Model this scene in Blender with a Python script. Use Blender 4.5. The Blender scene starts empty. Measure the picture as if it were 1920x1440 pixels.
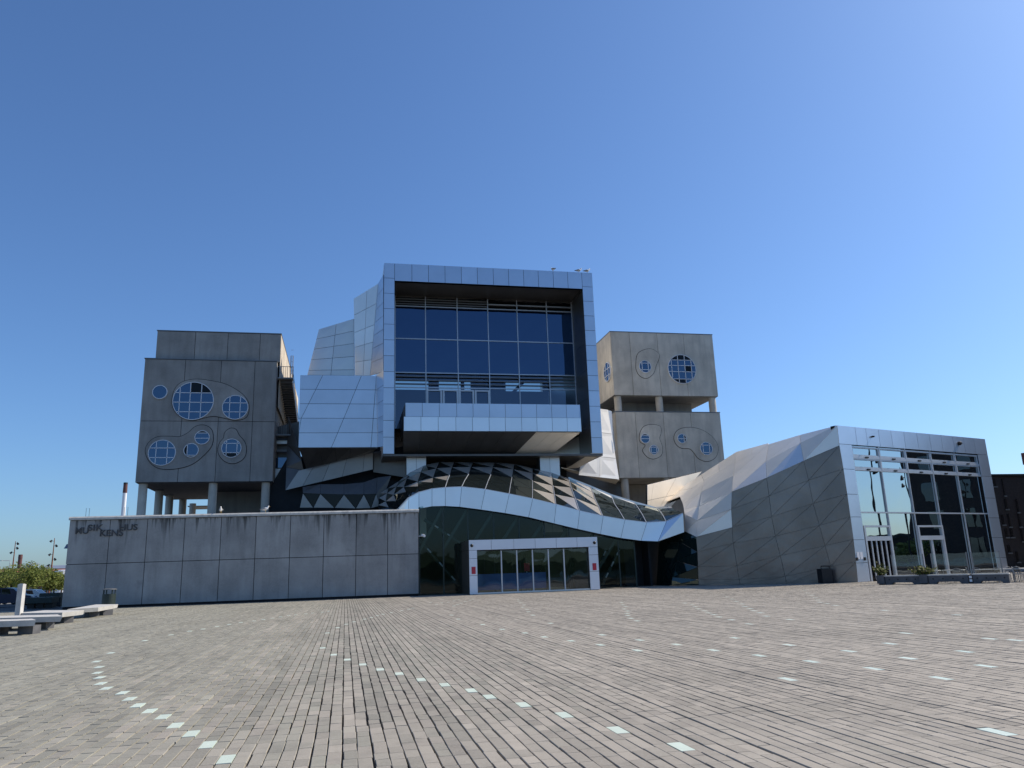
import bpy, bmesh, math, random
import numpy as np
from mathutils import Vector, Matrix

random.seed(11)
rng = np.random.default_rng(11)
scene = bpy.context.scene
COL = scene.collection

# ------------------------------------------------------------------ camera
F = 1450.0
YAW, ROLL, PITCH, EYE = math.radians(12.3), math.radians(1.98), math.radians(13.6), 1.6
FW = Vector((math.sin(YAW) * math.cos(PITCH), math.cos(YAW) * math.cos(PITCH), math.sin(PITCH)))
R0 = Vector((math.cos(YAW), -math.sin(YAW), 0)); U0 = R0.cross(FW)
RT = R0 * math.cos(ROLL) - U0 * math.sin(ROLL)
UP = U0 * math.cos(ROLL) + R0 * math.sin(ROLL)
CAM = Vector((0, 0, EYE))
cd = bpy.data.cameras.new("camera"); cam = bpy.data.objects.new("camera", cd); COL.objects.link(cam)
cd.sensor_width = 36; cd.lens = 36 * F / 1920; cd.clip_start = 0.05; cd.clip_end = 4000
cam.matrix_world = Matrix(((RT.x, UP.x, -FW.x, CAM.x), (RT.y, UP.y, -FW.y, CAM.y), (RT.z, UP.z, -FW.z, CAM.z), (0, 0, 0, 1)))
scene.camera = cam

# ------------------------------------------------------------------ light
SUN_AZ, SUN_EL = math.radians(80.0), math.radians(42.0)      # azimuth from +Y towards +X
w = bpy.data.worlds.new("World"); scene.world = w; w.use_nodes = True
nt = w.node_tree
sky = nt.nodes.new("ShaderNodeTexSky"); sky.sky_type = 'NISHITA'; sky.sun_disc = False
sky.sun_elevation = SUN_EL; sky.sun_rotation = SUN_AZ
sky.air_density = 1.0; sky.dust_density = 1.0; sky.ozone_density = 5.0
bg = nt.nodes["Background"]; bg.inputs[1].default_value = 0.124
clr = nt.nodes.new("ShaderNodeMix"); clr.data_type = 'RGBA'; clr.blend_type = 'MULTIPLY'; clr.inputs[0].default_value = 1.0
clr.inputs[7].default_value = (0.66, 0.825, 1.0, 1)          # the camera's cool white balance for the clear sky
nt.links.new(sky.outputs[0], clr.inputs[6]); nt.links.new(clr.outputs[2], bg.inputs[0])
sd = bpy.data.lights.new("sun", 'SUN'); sun = bpy.data.objects.new("sun", sd); COL.objects.link(sun)
sd.energy = 4.4; sd.angle = math.radians(0.53); sd.color = (1.0, 0.90, 0.76)
SV = Vector((math.sin(SUN_AZ) * math.cos(SUN_EL), math.cos(SUN_AZ) * math.cos(SUN_EL), math.sin(SUN_EL)))
sun.rotation_euler = SV.to_track_quat('Z', 'Y').to_euler(); sun.location = SV * 200
scene.view_settings.view_transform = 'Standard'; scene.view_settings.look = 'None'
scene.view_settings.exposure = 0.28; scene.view_settings.gamma = 1.0
scene.view_settings.use_curve_mapping = False
scene.cycles.max_bounces = 8; scene.cycles.transparent_max_bounces = 16

# ------------------------------------------------------------------ photo measurements -> world points
def ray(px, py): return FW * F + RT * (px - 960) - UP * (py - 720)
def G(px, py, z=0.0): d = ray(px, py); return CAM + d * ((z - EYE) / d.z)
def atY(px, py, Y): d = ray(px, py); return CAM + d * (Y / d.y)
def atX(px, py, X): d = ray(px, py); return CAM + d * (X / d.x)
def onP(px, py, p, n): d = ray(px, py); return CAM + d * ((p - CAM).dot(n) / d.dot(n))
def Z(ox, oy, s):            # a measuring frame: photo position of a point read in an enlargement
    return lambda x, y: (ox + x / s, oy + y / s)

# ------------------------------------------------------------------ materials
def new_mat(name):
    m = bpy.data.materials.new(name); m.use_nodes = True
    return m, m.node_tree, m.node_tree.nodes["Principled BSDF"]
def node(nt, t, **k):
    n = nt.nodes.new(t)
    for a, v in k.items(): setattr(n, a, v)
    return n
def math_n(nt, op, a, b=None, clamp=False):
    n = node(nt, "ShaderNodeMath", operation=op); n.use_clamp = clamp
    for i, v in enumerate((a, b)):
        if v is None: continue
        if isinstance(v, (int, float)): n.inputs[i].default_value = v
        else: nt.links.new(v, n.inputs[i])
    return n.outputs[0]
def mix_c(nt, fac, a, b, mode='MIX'):
    n = node(nt, "ShaderNodeMix", data_type='RGBA', blend_type=mode)
    for sock, v in ((n.inputs[0], fac), (n.inputs[6], a), (n.inputs[7], b)):
        if isinstance(v, (int, float)): sock.default_value = v
        elif isinstance(v, tuple): sock.default_value = (*v[:3], 1)
        else: nt.links.new(v, sock)
    return n.outputs[2]
def noise(nt, scale, detail=4, vec=None, rough=0.55):
    n = node(nt, "ShaderNodeTexNoise"); n.inputs["Scale"].default_value = scale
    n.inputs["Detail"].default_value = detail; n.inputs["Roughness"].default_value = rough
    if vec is None: vec = node(nt, "ShaderNodeNewGeometry").outputs["Position"]
    nt.links.new(vec, n.inputs["Vector"])
    return n.outputs[0]
def stretch(nt, s):
    mp = node(nt, "ShaderNodeMapping"); mp.inputs["Scale"].default_value = s
    nt.links.new(node(nt, "ShaderNodeNewGeometry").outputs["Position"], mp.inputs["Vector"])
    return mp.outputs[0]
def ramp(nt, v, lo, hi):
    n = node(nt, "ShaderNodeMapRange"); n.inputs[1].default_value = lo; n.inputs[2].default_value = hi
    n.clamp = True; nt.links.new(v, n.inputs[0]); return n.outputs[0]
def bump(nt, b, h, strength=0.2, dist=0.02):
    n = node(nt, "ShaderNodeBump"); n.inputs["Strength"].default_value = strength; n.inputs["Distance"].default_value = dist
    nt.links.new(h, n.inputs["Height"]); nt.links.new(n.outputs[0], b.inputs["Normal"])

def simple(name, c, rough=0.6, metal=0.0, var=0.25, scale=2.0, rnd=0.0, bmp=0.0, spec=0.5):
    m, nt, b = new_mat(name)
    b.inputs["Roughness"].default_value = rough; b.inputs["Metallic"].default_value = metal
    b.inputs["Specular IOR Level"].default_value = spec
    nz = noise(nt, scale)
    lo = tuple(v * (1 - var) for v in c); hi = tuple(min(1, v * (1 + var)) for v in c)
    col = mix_c(nt, ramp(nt, nz, 0.3, 0.7), lo, hi)
    if rnd:
        r = node(nt, "ShaderNodeObjectInfo").outputs["Random"]
        k = math_n(nt, 'ADD', math_n(nt, 'MULTIPLY', r, 2 * rnd), 1 - rnd)
        cc = node(nt, "ShaderNodeCombineColor")
        for i in range(3): nt.links.new(k, cc.inputs[i])
        col = mix_c(nt, 1.0, col, cc.outputs[0], 'MULTIPLY')
    nt.links.new(col, b.inputs["Base Color"])
    if bmp: bump(nt, b, noise(nt, scale * 12, 3), bmp)
    return m

def concrete(name, c, streak=0.0, top=6.3, warm=0.0):
    m, nt, b = new_mat(name)
    b.inputs["Roughness"].default_value = 0.85; b.inputs["Specular IOR Level"].default_value = 0.3
    big = noise(nt, 0.45, 5); fine = noise(nt, 9, 4); vert = noise(nt, 1.0, 4, stretch(nt, (1.6, 1.6, 0.22)))
    col = mix_c(nt, ramp(nt, big, 0.3, 0.72), tuple(v * 0.74 for v in c), tuple(v * 1.18 for v in c))
    col = mix_c(nt, math_n(nt, 'MULTIPLY', ramp(nt, vert, 0.46, 0.74), 0.6), col, tuple(v * 0.62 for v in c))
    col = mix_c(nt, math_n(nt, 'MULTIPLY', ramp(nt, fine, 0.35, 0.8), 0.25), col, tuple(v * 1.3 for v in c))
    r = node(nt, "ShaderNodeObjectInfo").outputs["Random"]
    cc = node(nt, "ShaderNodeCombineColor"); k = math_n(nt, 'ADD', math_n(nt, 'MULTIPLY', r, 0.16), 0.92)
    for i in range(3): nt.links.new(k, cc.inputs[i])
    col = mix_c(nt, 1.0, col, cc.outputs[0], 'MULTIPLY')
    if streak:        # rain stains running down from under the coping
        sx = node(nt, "ShaderNodeSeparateXYZ"); nt.links.new(node(nt, "ShaderNodeNewGeometry").outputs["Position"], sx.inputs[0])
        drop = math_n(nt, 'SUBTRACT', top, sx.outputs[2])
        s1 = noise(nt, 1.0, 3, stretch(nt, (1.1, 1.1, 0.03)), 0.7)
        length = math_n(nt, 'MULTIPLY', ramp(nt, s1, 0.48, 0.78), 4.6)
        mask = math_n(nt, 'SUBTRACT', 1.0, math_n(nt, 'DIVIDE', drop, math_n(nt, 'MAXIMUM', length, 0.05)), True)
        s2 = ramp(nt, noise(nt, 1.0, 3, stretch(nt, (5, 5, 0.12)), 0.7), 0.35, 0.6)
        mask = math_n(nt, 'MULTIPLY', math_n(nt, 'MULTIPLY', mask, s2, True), streak)
        col = mix_c(nt, mask, col, (0.022, 0.022, 0.017))
        blot = ramp(nt, noise(nt, 1.3, 5, stretch(nt, (1, 1, 0.8))), 0.6, 0.75)
        col = mix_c(nt, math_n(nt, 'MULTIPLY', blot, 0.35), col, tuple(v * 0.5 for v in c))
    nt.links.new(col, b.inputs["Base Color"])
    bump(nt, b, fine, 0.15)
    return m

def glass(name, r0, base, tint=(1, 1, 1), clear=0.0, wavy=0.012, rough=0.01, through=(0.75, 0.86, 0.84)):
    m, nt, b = new_mat(name)
    nt.nodes.remove(b)
    out = nt.nodes["Material Output"]
    gl = node(nt, "ShaderNodeBsdfGlossy"); gl.inputs["Color"].default_value = (*tint, 1); gl.inputs["Roughness"].default_value = rough
    df = node(nt, "ShaderNodeBsdfDiffuse"); df.inputs["Color"].default_value = (*base, 1)
    body = df.outputs[0]
    if clear:
        tr = node(nt, "ShaderNodeBsdfTransparent"); tr.inputs["Color"].default_value = (*through, 1)
        mx = node(nt, "ShaderNodeMixShader"); mx.inputs[0].default_value = clear
        nt.links.new(df.outputs[0], mx.inputs[1]); nt.links.new(tr.outputs[0], mx.inputs[2]); body = mx.outputs[0]
    lw_ = node(nt, "ShaderNodeLayerWeight"); lw_.inputs["Blend"].default_value = 0.5
    fres = math_n(nt, 'ADD', math_n(nt, 'MULTIPLY', math_n(nt, 'POWER', lw_.outputs["Facing"], 5.0), 1 - r0), r0, True)
    bp = node(nt, "ShaderNodeBump"); bp.inputs["Strength"].default_value = 1.0; bp.inputs["Distance"].default_value = wavy
    nt.links.new(noise(nt, 0.55, 1), bp.inputs["Height"])
    nt.links.new(bp.outputs[0], gl.inputs["Normal"])
    mx = node(nt, "ShaderNodeMixShader")
    nt.links.new(fres, mx.inputs[0]); nt.links.new(body, mx.inputs[1]); nt.links.new(gl.outputs[0], mx.inputs[2])
    nt.links.new(mx.outputs[0], out.inputs[0])
    return m

M = {}
M['wall'] = concrete("stained concrete", (0.345, 0.34, 0.325), 0.9)
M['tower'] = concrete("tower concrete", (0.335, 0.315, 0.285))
M['tower_lit'] = concrete("lit-toned tower concrete", (0.62, 0.55, 0.45))  # same concrete as the other tower, brighter light put into the colour
M['coping'] = simple("coping stone", (0.55, 0.53, 0.48), 0.8, 0, 0.2, 3)
M['joint'] = simple("dark joint", (0.012, 0.012, 0.014), 0.9, 0, 0.1)
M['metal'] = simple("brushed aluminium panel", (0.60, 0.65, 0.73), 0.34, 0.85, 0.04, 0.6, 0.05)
M['sky_metal'] = simple("sky-toned aluminium panel", (0.82, 0.84, 0.88), 0.3, 0.85, 0.03, 0.6, 0.04)  # aluminium again, its brighter sky reflection put into the colour
M['portal'] = simple("pale portal metal", (0.72, 0.76, 0.82), 0.4, 0.4, 0.03, 0.6, 0.03)
M['metal_pale'] = simple("pale aluminium panel", (0.74, 0.73, 0.70), 0.38, 0.6, 0.04, 0.6, 0.07)
M['sunlit_metal'] = simple("sunlit-toned metal panel", (0.82, 0.80, 0.77), 0.3, 0.1, 0.03, 0.6, 0.03)  # sun glare on the flare's metal put into a near-white colour
M['roof_metal'] = simple("polished grey roof panel", (0.62, 0.56, 0.48), 0.22, 0.5, 0.05, 0.5, 0.08)
M['champagne'] = simple("champagne metal panel", (0.86, 0.77, 0.64), 0.36, 0.08, 0.05, 0.5, 0.03)
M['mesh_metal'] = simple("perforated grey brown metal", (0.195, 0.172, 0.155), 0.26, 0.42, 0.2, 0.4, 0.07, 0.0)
M['shade_metal'] = simple("shade-toned metal panel", (0.34, 0.325, 0.30), 0.4, 0.5, 0.1, 0.4, 0.1)  # metal dimmed, the shade around it put into the colour
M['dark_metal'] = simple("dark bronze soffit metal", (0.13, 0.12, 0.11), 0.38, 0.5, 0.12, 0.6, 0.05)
for mm, st_b, sc_b in ((M["mesh_metal"], 0.9, 0.8), (M["metal"], 0.25, 0.5), (M["metal_pale"], 0.25, 0.5), (M["champagne"], 0.5, 0.6)):
    bump(mm.node_tree, mm.node_tree.nodes["Principled BSDF"], noise(mm.node_tree, sc_b, 2), st_b, 0.03)
M['black'] = simple("black steel", (0.012, 0.012, 0.013), 0.5, 0.2, 0.1)
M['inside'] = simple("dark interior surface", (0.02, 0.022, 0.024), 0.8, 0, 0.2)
M['mullion'] = simple("grey mullion", (0.55, 0.57, 0.60), 0.4, 0.5, 0.05)
M['louvre'] = simple("louvre blade", (0.20, 0.205, 0.21), 0.5, 0.4, 0.05)
M['white'] = simple("white frame", (0.78, 0.79, 0.80), 0.45, 0.0, 0.03)
M['beam'] = simple("dark green steel beam", (0.03, 0.05, 0.045), 0.4, 0.2, 0.1)
M['glass_hall'] = glass("blue curtain wall glass", 0.16, (0.002, 0.006, 0.018), (0.42, 0.64, 1.0))
M['glass_low'] = glass("clear blue hall glass", 0.13, (0.004, 0.012, 0.03), (0.66, 0.78, 1.0), 0.6)
M['glass_round'] = glass("round window glass", 0.17, (0.006, 0.010, 0.022), (0.5, 0.72, 1.0))
M['glass_dark'] = glass("open dark pane", 0.02, (0.003, 0.003, 0.004))
M['glass_cafe'] = glass("mirroring cafe glass", 0.5, (0.004, 0.006, 0.006), (0.85, 0.95, 1.0), 0, 0.008)
M['glass_foyer'] = glass("foyer glass", 0.035, (0.002, 0.003, 0.003), (0.8, 0.95, 0.9), 0.8, 0.01)
M['glass_door'] = glass("door glass", 0.10, (0.002, 0.004, 0.006), (0.85, 0.95, 1.0), 0.75, 0.012)
M['glass_roof'] = glass("roof glass", 0.10, (0.012, 0.016, 0.016), (0.9, 1, 0.97), 0, 0.02)
M['glass_facet'] = glass("green facet glass", 0.10, (0.008, 0.018, 0.017), (0.7, 0.9, 0.85), 0, 0.02)
M['screen'] = glass("wind screen glass", 0.05, (0.05, 0.06, 0.055), (1, 1, 1), 0.97, 0.004, 0.01, (0.96, 0.98, 0.975))
M['red'] = simple("red poster", (0.45, 0.03, 0.05), 0.5, 0, 0.15, 3)
M['paper'] = simple("white paper notice", (0.75, 0.76, 0.78), 0.7, 0, 0.05)
M['corten'] = simple("rusty lamp steel", (0.22, 0.075, 0.03), 0.8, 0.1, 0.35, 4)
M['bench'] = simple("pale bench concrete", (0.50, 0.49, 0.46), 0.8, 0, 0.15, 3, 0, 0.1)
M['dark_conc'] = simple("dark grey concrete", (0.10, 0.10, 0.105), 0.8, 0, 0.25, 3)
M['bin'] = simple("dark green bin steel", (0.025, 0.04, 0.036), 0.5, 0.1, 0.2)
M['tile'] = simple("frosted mint glass tile", (0.62, 0.70, 0.59), 0.4, 0, 0.05, 8, 0.05)
M['asphalt'] = simple("asphalt", (0.05, 0.05, 0.052), 0.9, 0, 0.2, 3)
M['sand'] = simple("dark joint sand", (0.035, 0.03, 0.025), 0.95, 0, 0.3, 9)
M['gull_white'] = simple("white plumage", (0.8, 0.8, 0.78), 0.8, 0, 0.05)
M['gull_grey'] = simple("grey plumage", (0.22, 0.24, 0.27), 0.8, 0, 0.1)
M['yellow'] = simple("yellow beak", (0.6, 0.35, 0.05), 0.6)
M['letter'] = simple("weathered lead letters", (0.09, 0.09, 0.09), 0.8, 0.1, 0.3)
M['bark'] = simple("bark", (0.10, 0.07, 0.05), 0.9, 0, 0.3, 8)
M['brick_dark'] = simple("dark brick", (0.045, 0.035, 0.032), 0.85, 0, 0.25, 4)
M['roof_red'] = simple("red brown roof", (0.26, 0.10, 0.06), 0.8, 0, 0.25, 1)
M['shed'] = simple("blue grey cladding", (0.17, 0.20, 0.26), 0.6, 0, 0.15, 0.3)
M['chimney_brick'] = simple("brown chimney", (0.12, 0.05, 0.045), 0.8, 0, 0.2)
M['car_paint'] = simple("dark blue car paint", (0.02, 0.03, 0.07), 0.2, 0.3, 0.05)
M['car_white'] = simple("white car paint", (0.7, 0.7, 0.7), 0.25, 0, 0.05)
M['rubber'] = simple("rubber", (0.015, 0.015, 0.015), 0.8)
M['car_glass'] = glass("car glass", 0.08, (0.01, 0.012, 0.015))
M['blue_band'] = simple("blue door band", (0.05, 0.16, 0.5), 0.4, 0, 0.1)  # for the added box behind the doors
M['water'] = simple("fjord water", (0.02, 0.05, 0.08), 0.12, 0, 0.2, 0.05)
M['grass'] = simple("grass bank", (0.05, 0.08, 0.03), 0.95, 0, 0.4, 0.1)

def leaf_mat(name, c1, c2):
    m, nt, b = new_mat(name)
    r = noise(nt, 1.6, 3)
    col = mix_c(nt, ramp(nt, r, 0.35, 0.65), c1, c2)
    nt.links.new(col, b.inputs["Base Color"]); b.inputs["Roughness"].default_value = 0.65
    b.inputs["Specular IOR Level"].default_value = 0.2
    out = nt.nodes["Material Output"]
    tl = node(nt, "ShaderNodeBsdfTranslucent"); nt.links.new(col, tl.inputs[0])
    mx = node(nt, "ShaderNodeMixShader"); mx.inputs[0].default_value = 0.35
    nt.links.new(b.outputs[0], mx.inputs[1]); nt.links.new(tl.outputs[0], mx.inputs[2]); nt.links.new(mx.outputs[0], out.inputs[0])
    return m
M['leaf'] = leaf_mat("young tree leaves", (0.10, 0.14, 0.03), (0.24, 0.27, 0.07))
M['leaf2'] = leaf_mat("planter leaves", (0.07, 0.10, 0.02), (0.22, 0.22, 0.05))

def stone_mat(name, from_attr):
    m, nt, b = new_mat(name)
    if from_attr:
        a = node(nt, "ShaderNodeAttribute"); a.attribute_name = "tint"; col = a.outputs["Color"]
    else:
        col = node(nt, "ShaderNodeObjectInfo").outputs["Color"]
    f = noise(nt, 38, 4); g = noise(nt, 3.2, 3); s = noise(nt, 180, 2)
    col = mix_c(nt, math_n(nt, 'MULTIPLY', ramp(nt, f, 0.35, 0.75), 0.35), col, (0.42, 0.40, 0.36))
    col = mix_c(nt, math_n(nt, 'MULTIPLY', ramp(nt, g, 0.5, 0.75), 0.30), col, (0.13, 0.125, 0.11))
    col = mix_c(nt, math_n(nt, 'MULTIPLY', ramp(nt, s, 0.55, 0.8), 0.4), col, (0.10, 0.095, 0.09))
    st1 = ramp(nt, noise(nt, 0.28, 5), 0.5, 0.72); st2 = ramp(nt, noise(nt, 1.1, 5, rough=0.7), 0.56, 0.7)
    col = mix_c(nt, math_n(nt, 'MULTIPLY', st1, 0.30), col, (0.11, 0.10, 0.08))
    col = mix_c(nt, math_n(nt, 'MULTIPLY', st2, 0.22), col, (0.09, 0.085, 0.075))
    nt.links.new(col, b.inputs["Base Color"]); b.inputs["Roughness"].default_value = 0.78
    b.inputs["Specular IOR Level"].default_value = 0.35
    bump(nt, b, math_n(nt, 'ADD', f, s), 0.35, 0.006)
    return m
M['stone'] = stone_mat("paving stone", False); M['stone_far'] = stone_mat("paving stone field", True)

# ------------------------------------------------------------------ object helpers
ORG = {}
def link(o, parent, origin):
    COL.objects.link(o); ORG[o.name] = Vector(origin)
    if parent is not None:
        o.parent = parent; o.location = Vector(origin) - ORG[parent.name]
    else:
        o.location = origin
    return o
def thing(name, label, cat, loc, group=None):
    o = bpy.data.objects.new(name, None); o.empty_display_size = 0.3
    link(o, None, loc); o['label'] = label; o['category'] = cat
    if group: o['group'] = group
    return o
def tag(o, label, cat, group=None):
    o['label'] = label; o['category'] = cat
    if group: o['group'] = group
    return o
class MB:
    """collects polygons, then links them as ONE mesh object"""
    def __init__(s): s.v = []; s.f = []; s.m = []; s.cur = 0
    def face(s, pts):
        i = len(s.v); s.v += [tuple(p) for p in pts]; s.f.append(tuple(range(i, i + len(pts)))); s.m.append(s.cur)
    def solid(s, front, off):
        n = len(front); back = [Vector(p) + Vector(off) for p in front]; i = len(s.v)
        s.v += [tuple(p) for p in front] + [tuple(p) for p in back]
        s.f.append(tuple(range(i, i + n))); s.f.append(tuple(range(i + 2 * n - 1, i + n - 1, -1)))
        s.m += [s.cur] * (n + 2)
        for k in range(n):
            l = (k + 1) % n; s.f.append((i + l, i + k, i + n + k, i + n + l))
        return s
    def box(s, x0, x1, y0, y1, z0, z1):
        return s.solid([(x0, y0, z0), (x1, y0, z0), (x1, y0, z1), (x0, y0, z1)], (0, y1 - y0, 0))
    def tube(s, pts, r, seg=8, cap=True):
        pts = [Vector(p) for p in pts]; rs = r if isinstance(r, (list, tuple)) else [r] * len(pts)
        rings = []
        for k, p in enumerate(pts):
            d = (pts[min(k + 1, len(pts) - 1)] - pts[max(k - 1, 0)]).normalized()
            a = d.orthogonal().normalized() if k == 0 else (rings_a - d * rings_a.dot(d)).normalized()
            rings_a = a; b = d.cross(a)
            i = len(s.v); s.v += [tuple(p + (a * math.cos(t) + b * math.sin(t)) * rs[k]) for t in [2 * math.pi * j / seg for j in range(seg)]]
            rings.append(i)
        for k in range(len(rings) - 1):
            for j in range(seg):
                l = (j + 1) % seg; s.f.append((rings[k] + j, rings[k] + l, rings[k + 1] + l, rings[k + 1] + j)); s.m.append(s.cur)
        if cap:
            s.f.append(tuple(rings[0] + j for j in range(seg - 1, -1, -1))); s.f.append(tuple(rings[-1] + j for j in range(seg))); s.m += [s.cur] * 2
        return s
    def bar(s, a, b, w, h, upv=(0, 0, 1)):
        a, b = Vector(a), Vector(b); d = (b - a).normalized(); u = Vector(upv)
        if abs(d.dot(u)) > 0.95: u = Vector((0, 1, 0))
        x = d.cross(u).normalized() * w / 2; y = x.cross(d).normalized() * h / 2
        return s.solid([a - x - y, a + x - y, a + x + y, a - x + y], b - a)
    def build(s, name, mats, parent=None, origin=None, smooth=False):
        me = bpy.data.meshes.new(name)
        o0 = Vector(origin) if origin is not None else sum((Vector(v) for v in s.v), Vector()) / max(1, len(s.v))
        me.from_pydata([tuple(Vector(v) - o0) for v in s.v], [], s.f)
        for mm in (mats if isinstance(mats, (list, tuple)) else [mats]): me.materials.append(mm)
        if s.cur: me.polygons.foreach_set("material_index", (s.m + [0] * len(s.f))[:len(s.f)])
        bm = bmesh.new(); bm.from_mesh(me); bmesh.ops.recalc_face_normals(bm, faces=bm.faces); bm.to_mesh(me); bm.free()
        if smooth: me.polygons.foreach_set("use_smooth", [True] * len(me.polygons))
        return link(bpy.data.objects.new(name, me), parent, o0)
def struct(name, mb, mat, **k):
    o = mb.build(name, mat, **k); o['kind'] = 'structure'; return o

def normal_of(pts):
    n = Vector((0, 0, 0))
    for k in range(len(pts)):
        a, b = Vector(pts[k]), Vector(pts[(k + 1) % len(pts)])
        n += Vector(((a.y - b.y) * (a.z + b.z), (a.z - b.z) * (a.x + b.x), (a.x - b.x) * (a.y + b.y)))
    return n.normalized() if n.length > 1e-9 else Vector((0, -1, 0))
def clean(pts, eps=0.02):
    out = []
    for p in pts:
        p = Vector(p)
        if not out or (p - out[-1]).length > eps: out.append(p)
    if len(out) > 1 and (out[0] - out[-1]).length < eps: out.pop()
    return out
def inset(pts, g):
    n = normal_of(pts); res = []
    N = len(pts)
    for k in range(N):
        p0, p, p1 = pts[k - 1], pts[k], pts[(k + 1) % N]
        e0 = (p - p0).normalized(); e1 = (p1 - p).normalized()
        m0 = n.cross(e0); m1 = n.cross(e1); b = m0 + m1
        q = 1 + m0.dot(m1)
        res.append(p + b * (g / max(q, 0.12)))
    return res
def panel(name, pts, mat, parent, gap=0.018, t=0.05, face=None):
    """one cladding piece: its face lies on pts, recessed joints of width 2*gap around it"""
    pts = clean(pts)
    if len(pts) < 3: return None
    c = sum(pts, Vector()) / len(pts); n = normal_of(pts)
    look = (Vector(face) if face is not None else (CAM - c))
    if n.dot(look) < 0: pts = pts[::-1]; n = -n
    q = inset(pts, gap) if gap else pts
    mb = MB(); mb.solid(q, -n * t)
    return mb.build(name, mat, parent)
def backing(pts, parent, depth=0.07, mat=None, name="backing"):
    pts = clean(pts); c = sum(pts, Vector()) / len(pts); n = normal_of(pts)
    if n.dot(CAM - c) < 0: pts = pts[::-1]; n = -n
    mb = MB(); mb.solid([p - n * depth for p in pts], -n * 0.12)
    return mb.build(name, mat or M['joint'], parent)
def skin(c, parent, depth=0.06, mat=None):
    n = normal_of(c)
    if n.dot(CAM - sum((Vector(p) for p in c), Vector()) / len(c)) < 0: n = -n
    mb = MB(); mb.face([Vector(p) - n * depth for p in c]); return mb.build("liner", mat or M['joint'], parent)
def lerp(a, b, t): return Vector(a).lerp(Vector(b), t)
def quad_grid(A, B, C, D, us, vs):
    """A,B bottom-left,bottom-right; C,D top-right,top-left -> dict of cell corners"""
    P = lambda u, v: lerp(lerp(A, B, u), lerp(D, C, u), v)
    for i in range(len(us) - 1):
        for j in range(len(vs) - 1):
            yield i, j, [P(us[i], vs[j]), P(us[i + 1], vs[j]), P(us[i + 1], vs[j + 1]), P(us[i], vs[j + 1])]
def norm(xs): a, b = xs[0], xs[-1]; return [(x - a) / (b - a) for x in xs]

# ================================================================== GROUND
mb = MB(); mb.face([(-900, -9, -0.06), (900, -9, -0.06), (900, 1500, -0.06), (-900, 1500, -0.06)])
ground = struct("ground", mb, simple("distant ground", (0.20, 0.19, 0.17), 0.9, 0, 0.2, 0.2))
mb = MB(); mb.face([(-900, -700, -2.2), (900, -700, -2.2), (900, -9, -2.2), (-900, -9, -2.2)])
struct("water", mb, M['water'])
mb = MB(); mb.solid([(-700, -520, -2.2), (700, -520, -2.2), (700, -520, 9), (-700, -520, 9)], (0, -120, 10))
struct("far_bank", mb, M['grass'])
mb = MB(); mb.box(-900, 900, -9.6, -9.0, -3, -0.05)
struct("quay_wall", mb, M['dark_conc'])
mb = MB(); mb.face([(-200, 66, -0.035), (-20.4, 66, -0.035), (-20.4, 96, -0.035), (-200, 96, -0.035)])
struct("street", mb, M['asphalt'])

# ------------------------------------------------------------------ plaza paving, courses run in depth
mb = MB(); mb.face([(-60, 1, -0.022), (110, 1, -0.022), (110, 66, -0.022), (-60, 66, -0.022)])
plaza = struct("plaza", mb, M['sand'])
z4 = Z(0, 1120, 3); z5 = Z(640, 1080, 3); z6 = Z(1280, 1060, 3)
T4 = [(617,313),(555,360),(542,393),(555,424),(570,450),(588,483),(620,510),(663,538),(705,572),(757,608),(818,640),(893,673),(960,722),(1050,768),(1143,830),(1245,912),
      (820,243),(962,211),(1068,190),(1150,178),(1225,164),(1297,152),(1358,141),(1420,133),(1475,125),(1530,117),(1578,110),(1625,103),(1670,98),(1715,93),(1760,88),(1805,83),(1850,78),
      (1893,171),(1832,201),(1803,285),(1868,323)]
T5 = [(22,471),(110,498),(208,526),(310,550),(428,584),(557,613),(702,645),(858,677),(1043,722),(1268,780),(1550,866),(1880,962),
      (30,271),(78,257),(122,243),(163,233),(202,223),(238,215),(275,206),(345,195),(376,187),(405,181),(612,220),(657,242),(787,273),(902,300),(1022,321),(1153,342),(1297,364),(1460,387),(1668,418),
      (1085,220),(1058,201),(1040,187),(1030,175),(1020,163),(1010,151),(1000,141),(990,131),(1188,265),(1480,330),(1682,360),(1885,385),
      (1573,150),(1585,162),(1592,172),(1600,185),(1605,197),(1612,210),(1620,222),(1635,237),(1660,252),
      (640,168),(660,160),(680,152),(700,143),(720,136),(740,130),(540,160),(500,150),(570,150),(600,147),(630,140),(660,133)]
T6 = [(190,476),(435,507),(718,541),(1050,582),(1455,634),(605,447),(925,483),(1285,521),(1700,566),(1155,441),(1250,382),(575,641),(1755,937),(300,408),(600,305),(1140,253),(1580,485),(1880,420),(1730,412),(1560,278),
      (20,212),(45,222),(70,233),(95,244),(120,256),(150,267),(180,277),(210,290),(270,306),(365,330),(250,178),(280,190),(305,203),(330,217),(355,231),(375,243),(400,255),(430,267),(480,285),
      (690,140),(705,155),(722,168),(740,182),(755,195),(780,207),(810,215),(870,225)]
CW = 0.14
tiles = {}
for zf, L in ((z4, T4), (z5, T5), (z6, T6)):
    for x, y in L:
        p = G(*zf(x, y)); tiles.setdefault(math.floor(p.x / CW), []).append(p.y)
D_CAFE = Vector((math.cos(math.radians(17.7)), math.sin(math.radians(17.7)), 0))
N_CAFE = Vector((-D_CAFE.y, D_CAFE.x, 0))
P_CAFE = G(1605, 1092)
tan_r, tan_l = math.tan(math.radians(49.5)), math.tan(math.radians(25.5))
tile_h = 0.0
stones = []            # x, y0, y1, jx, z, colour
tile_spots = []
i0, i1 = int(-31 / CW), int(76 / CW)
course_tone = np.convolve(rng.normal(0, 1, i1 - i0 + 41), np.ones(3) / 3, 'same')
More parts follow.
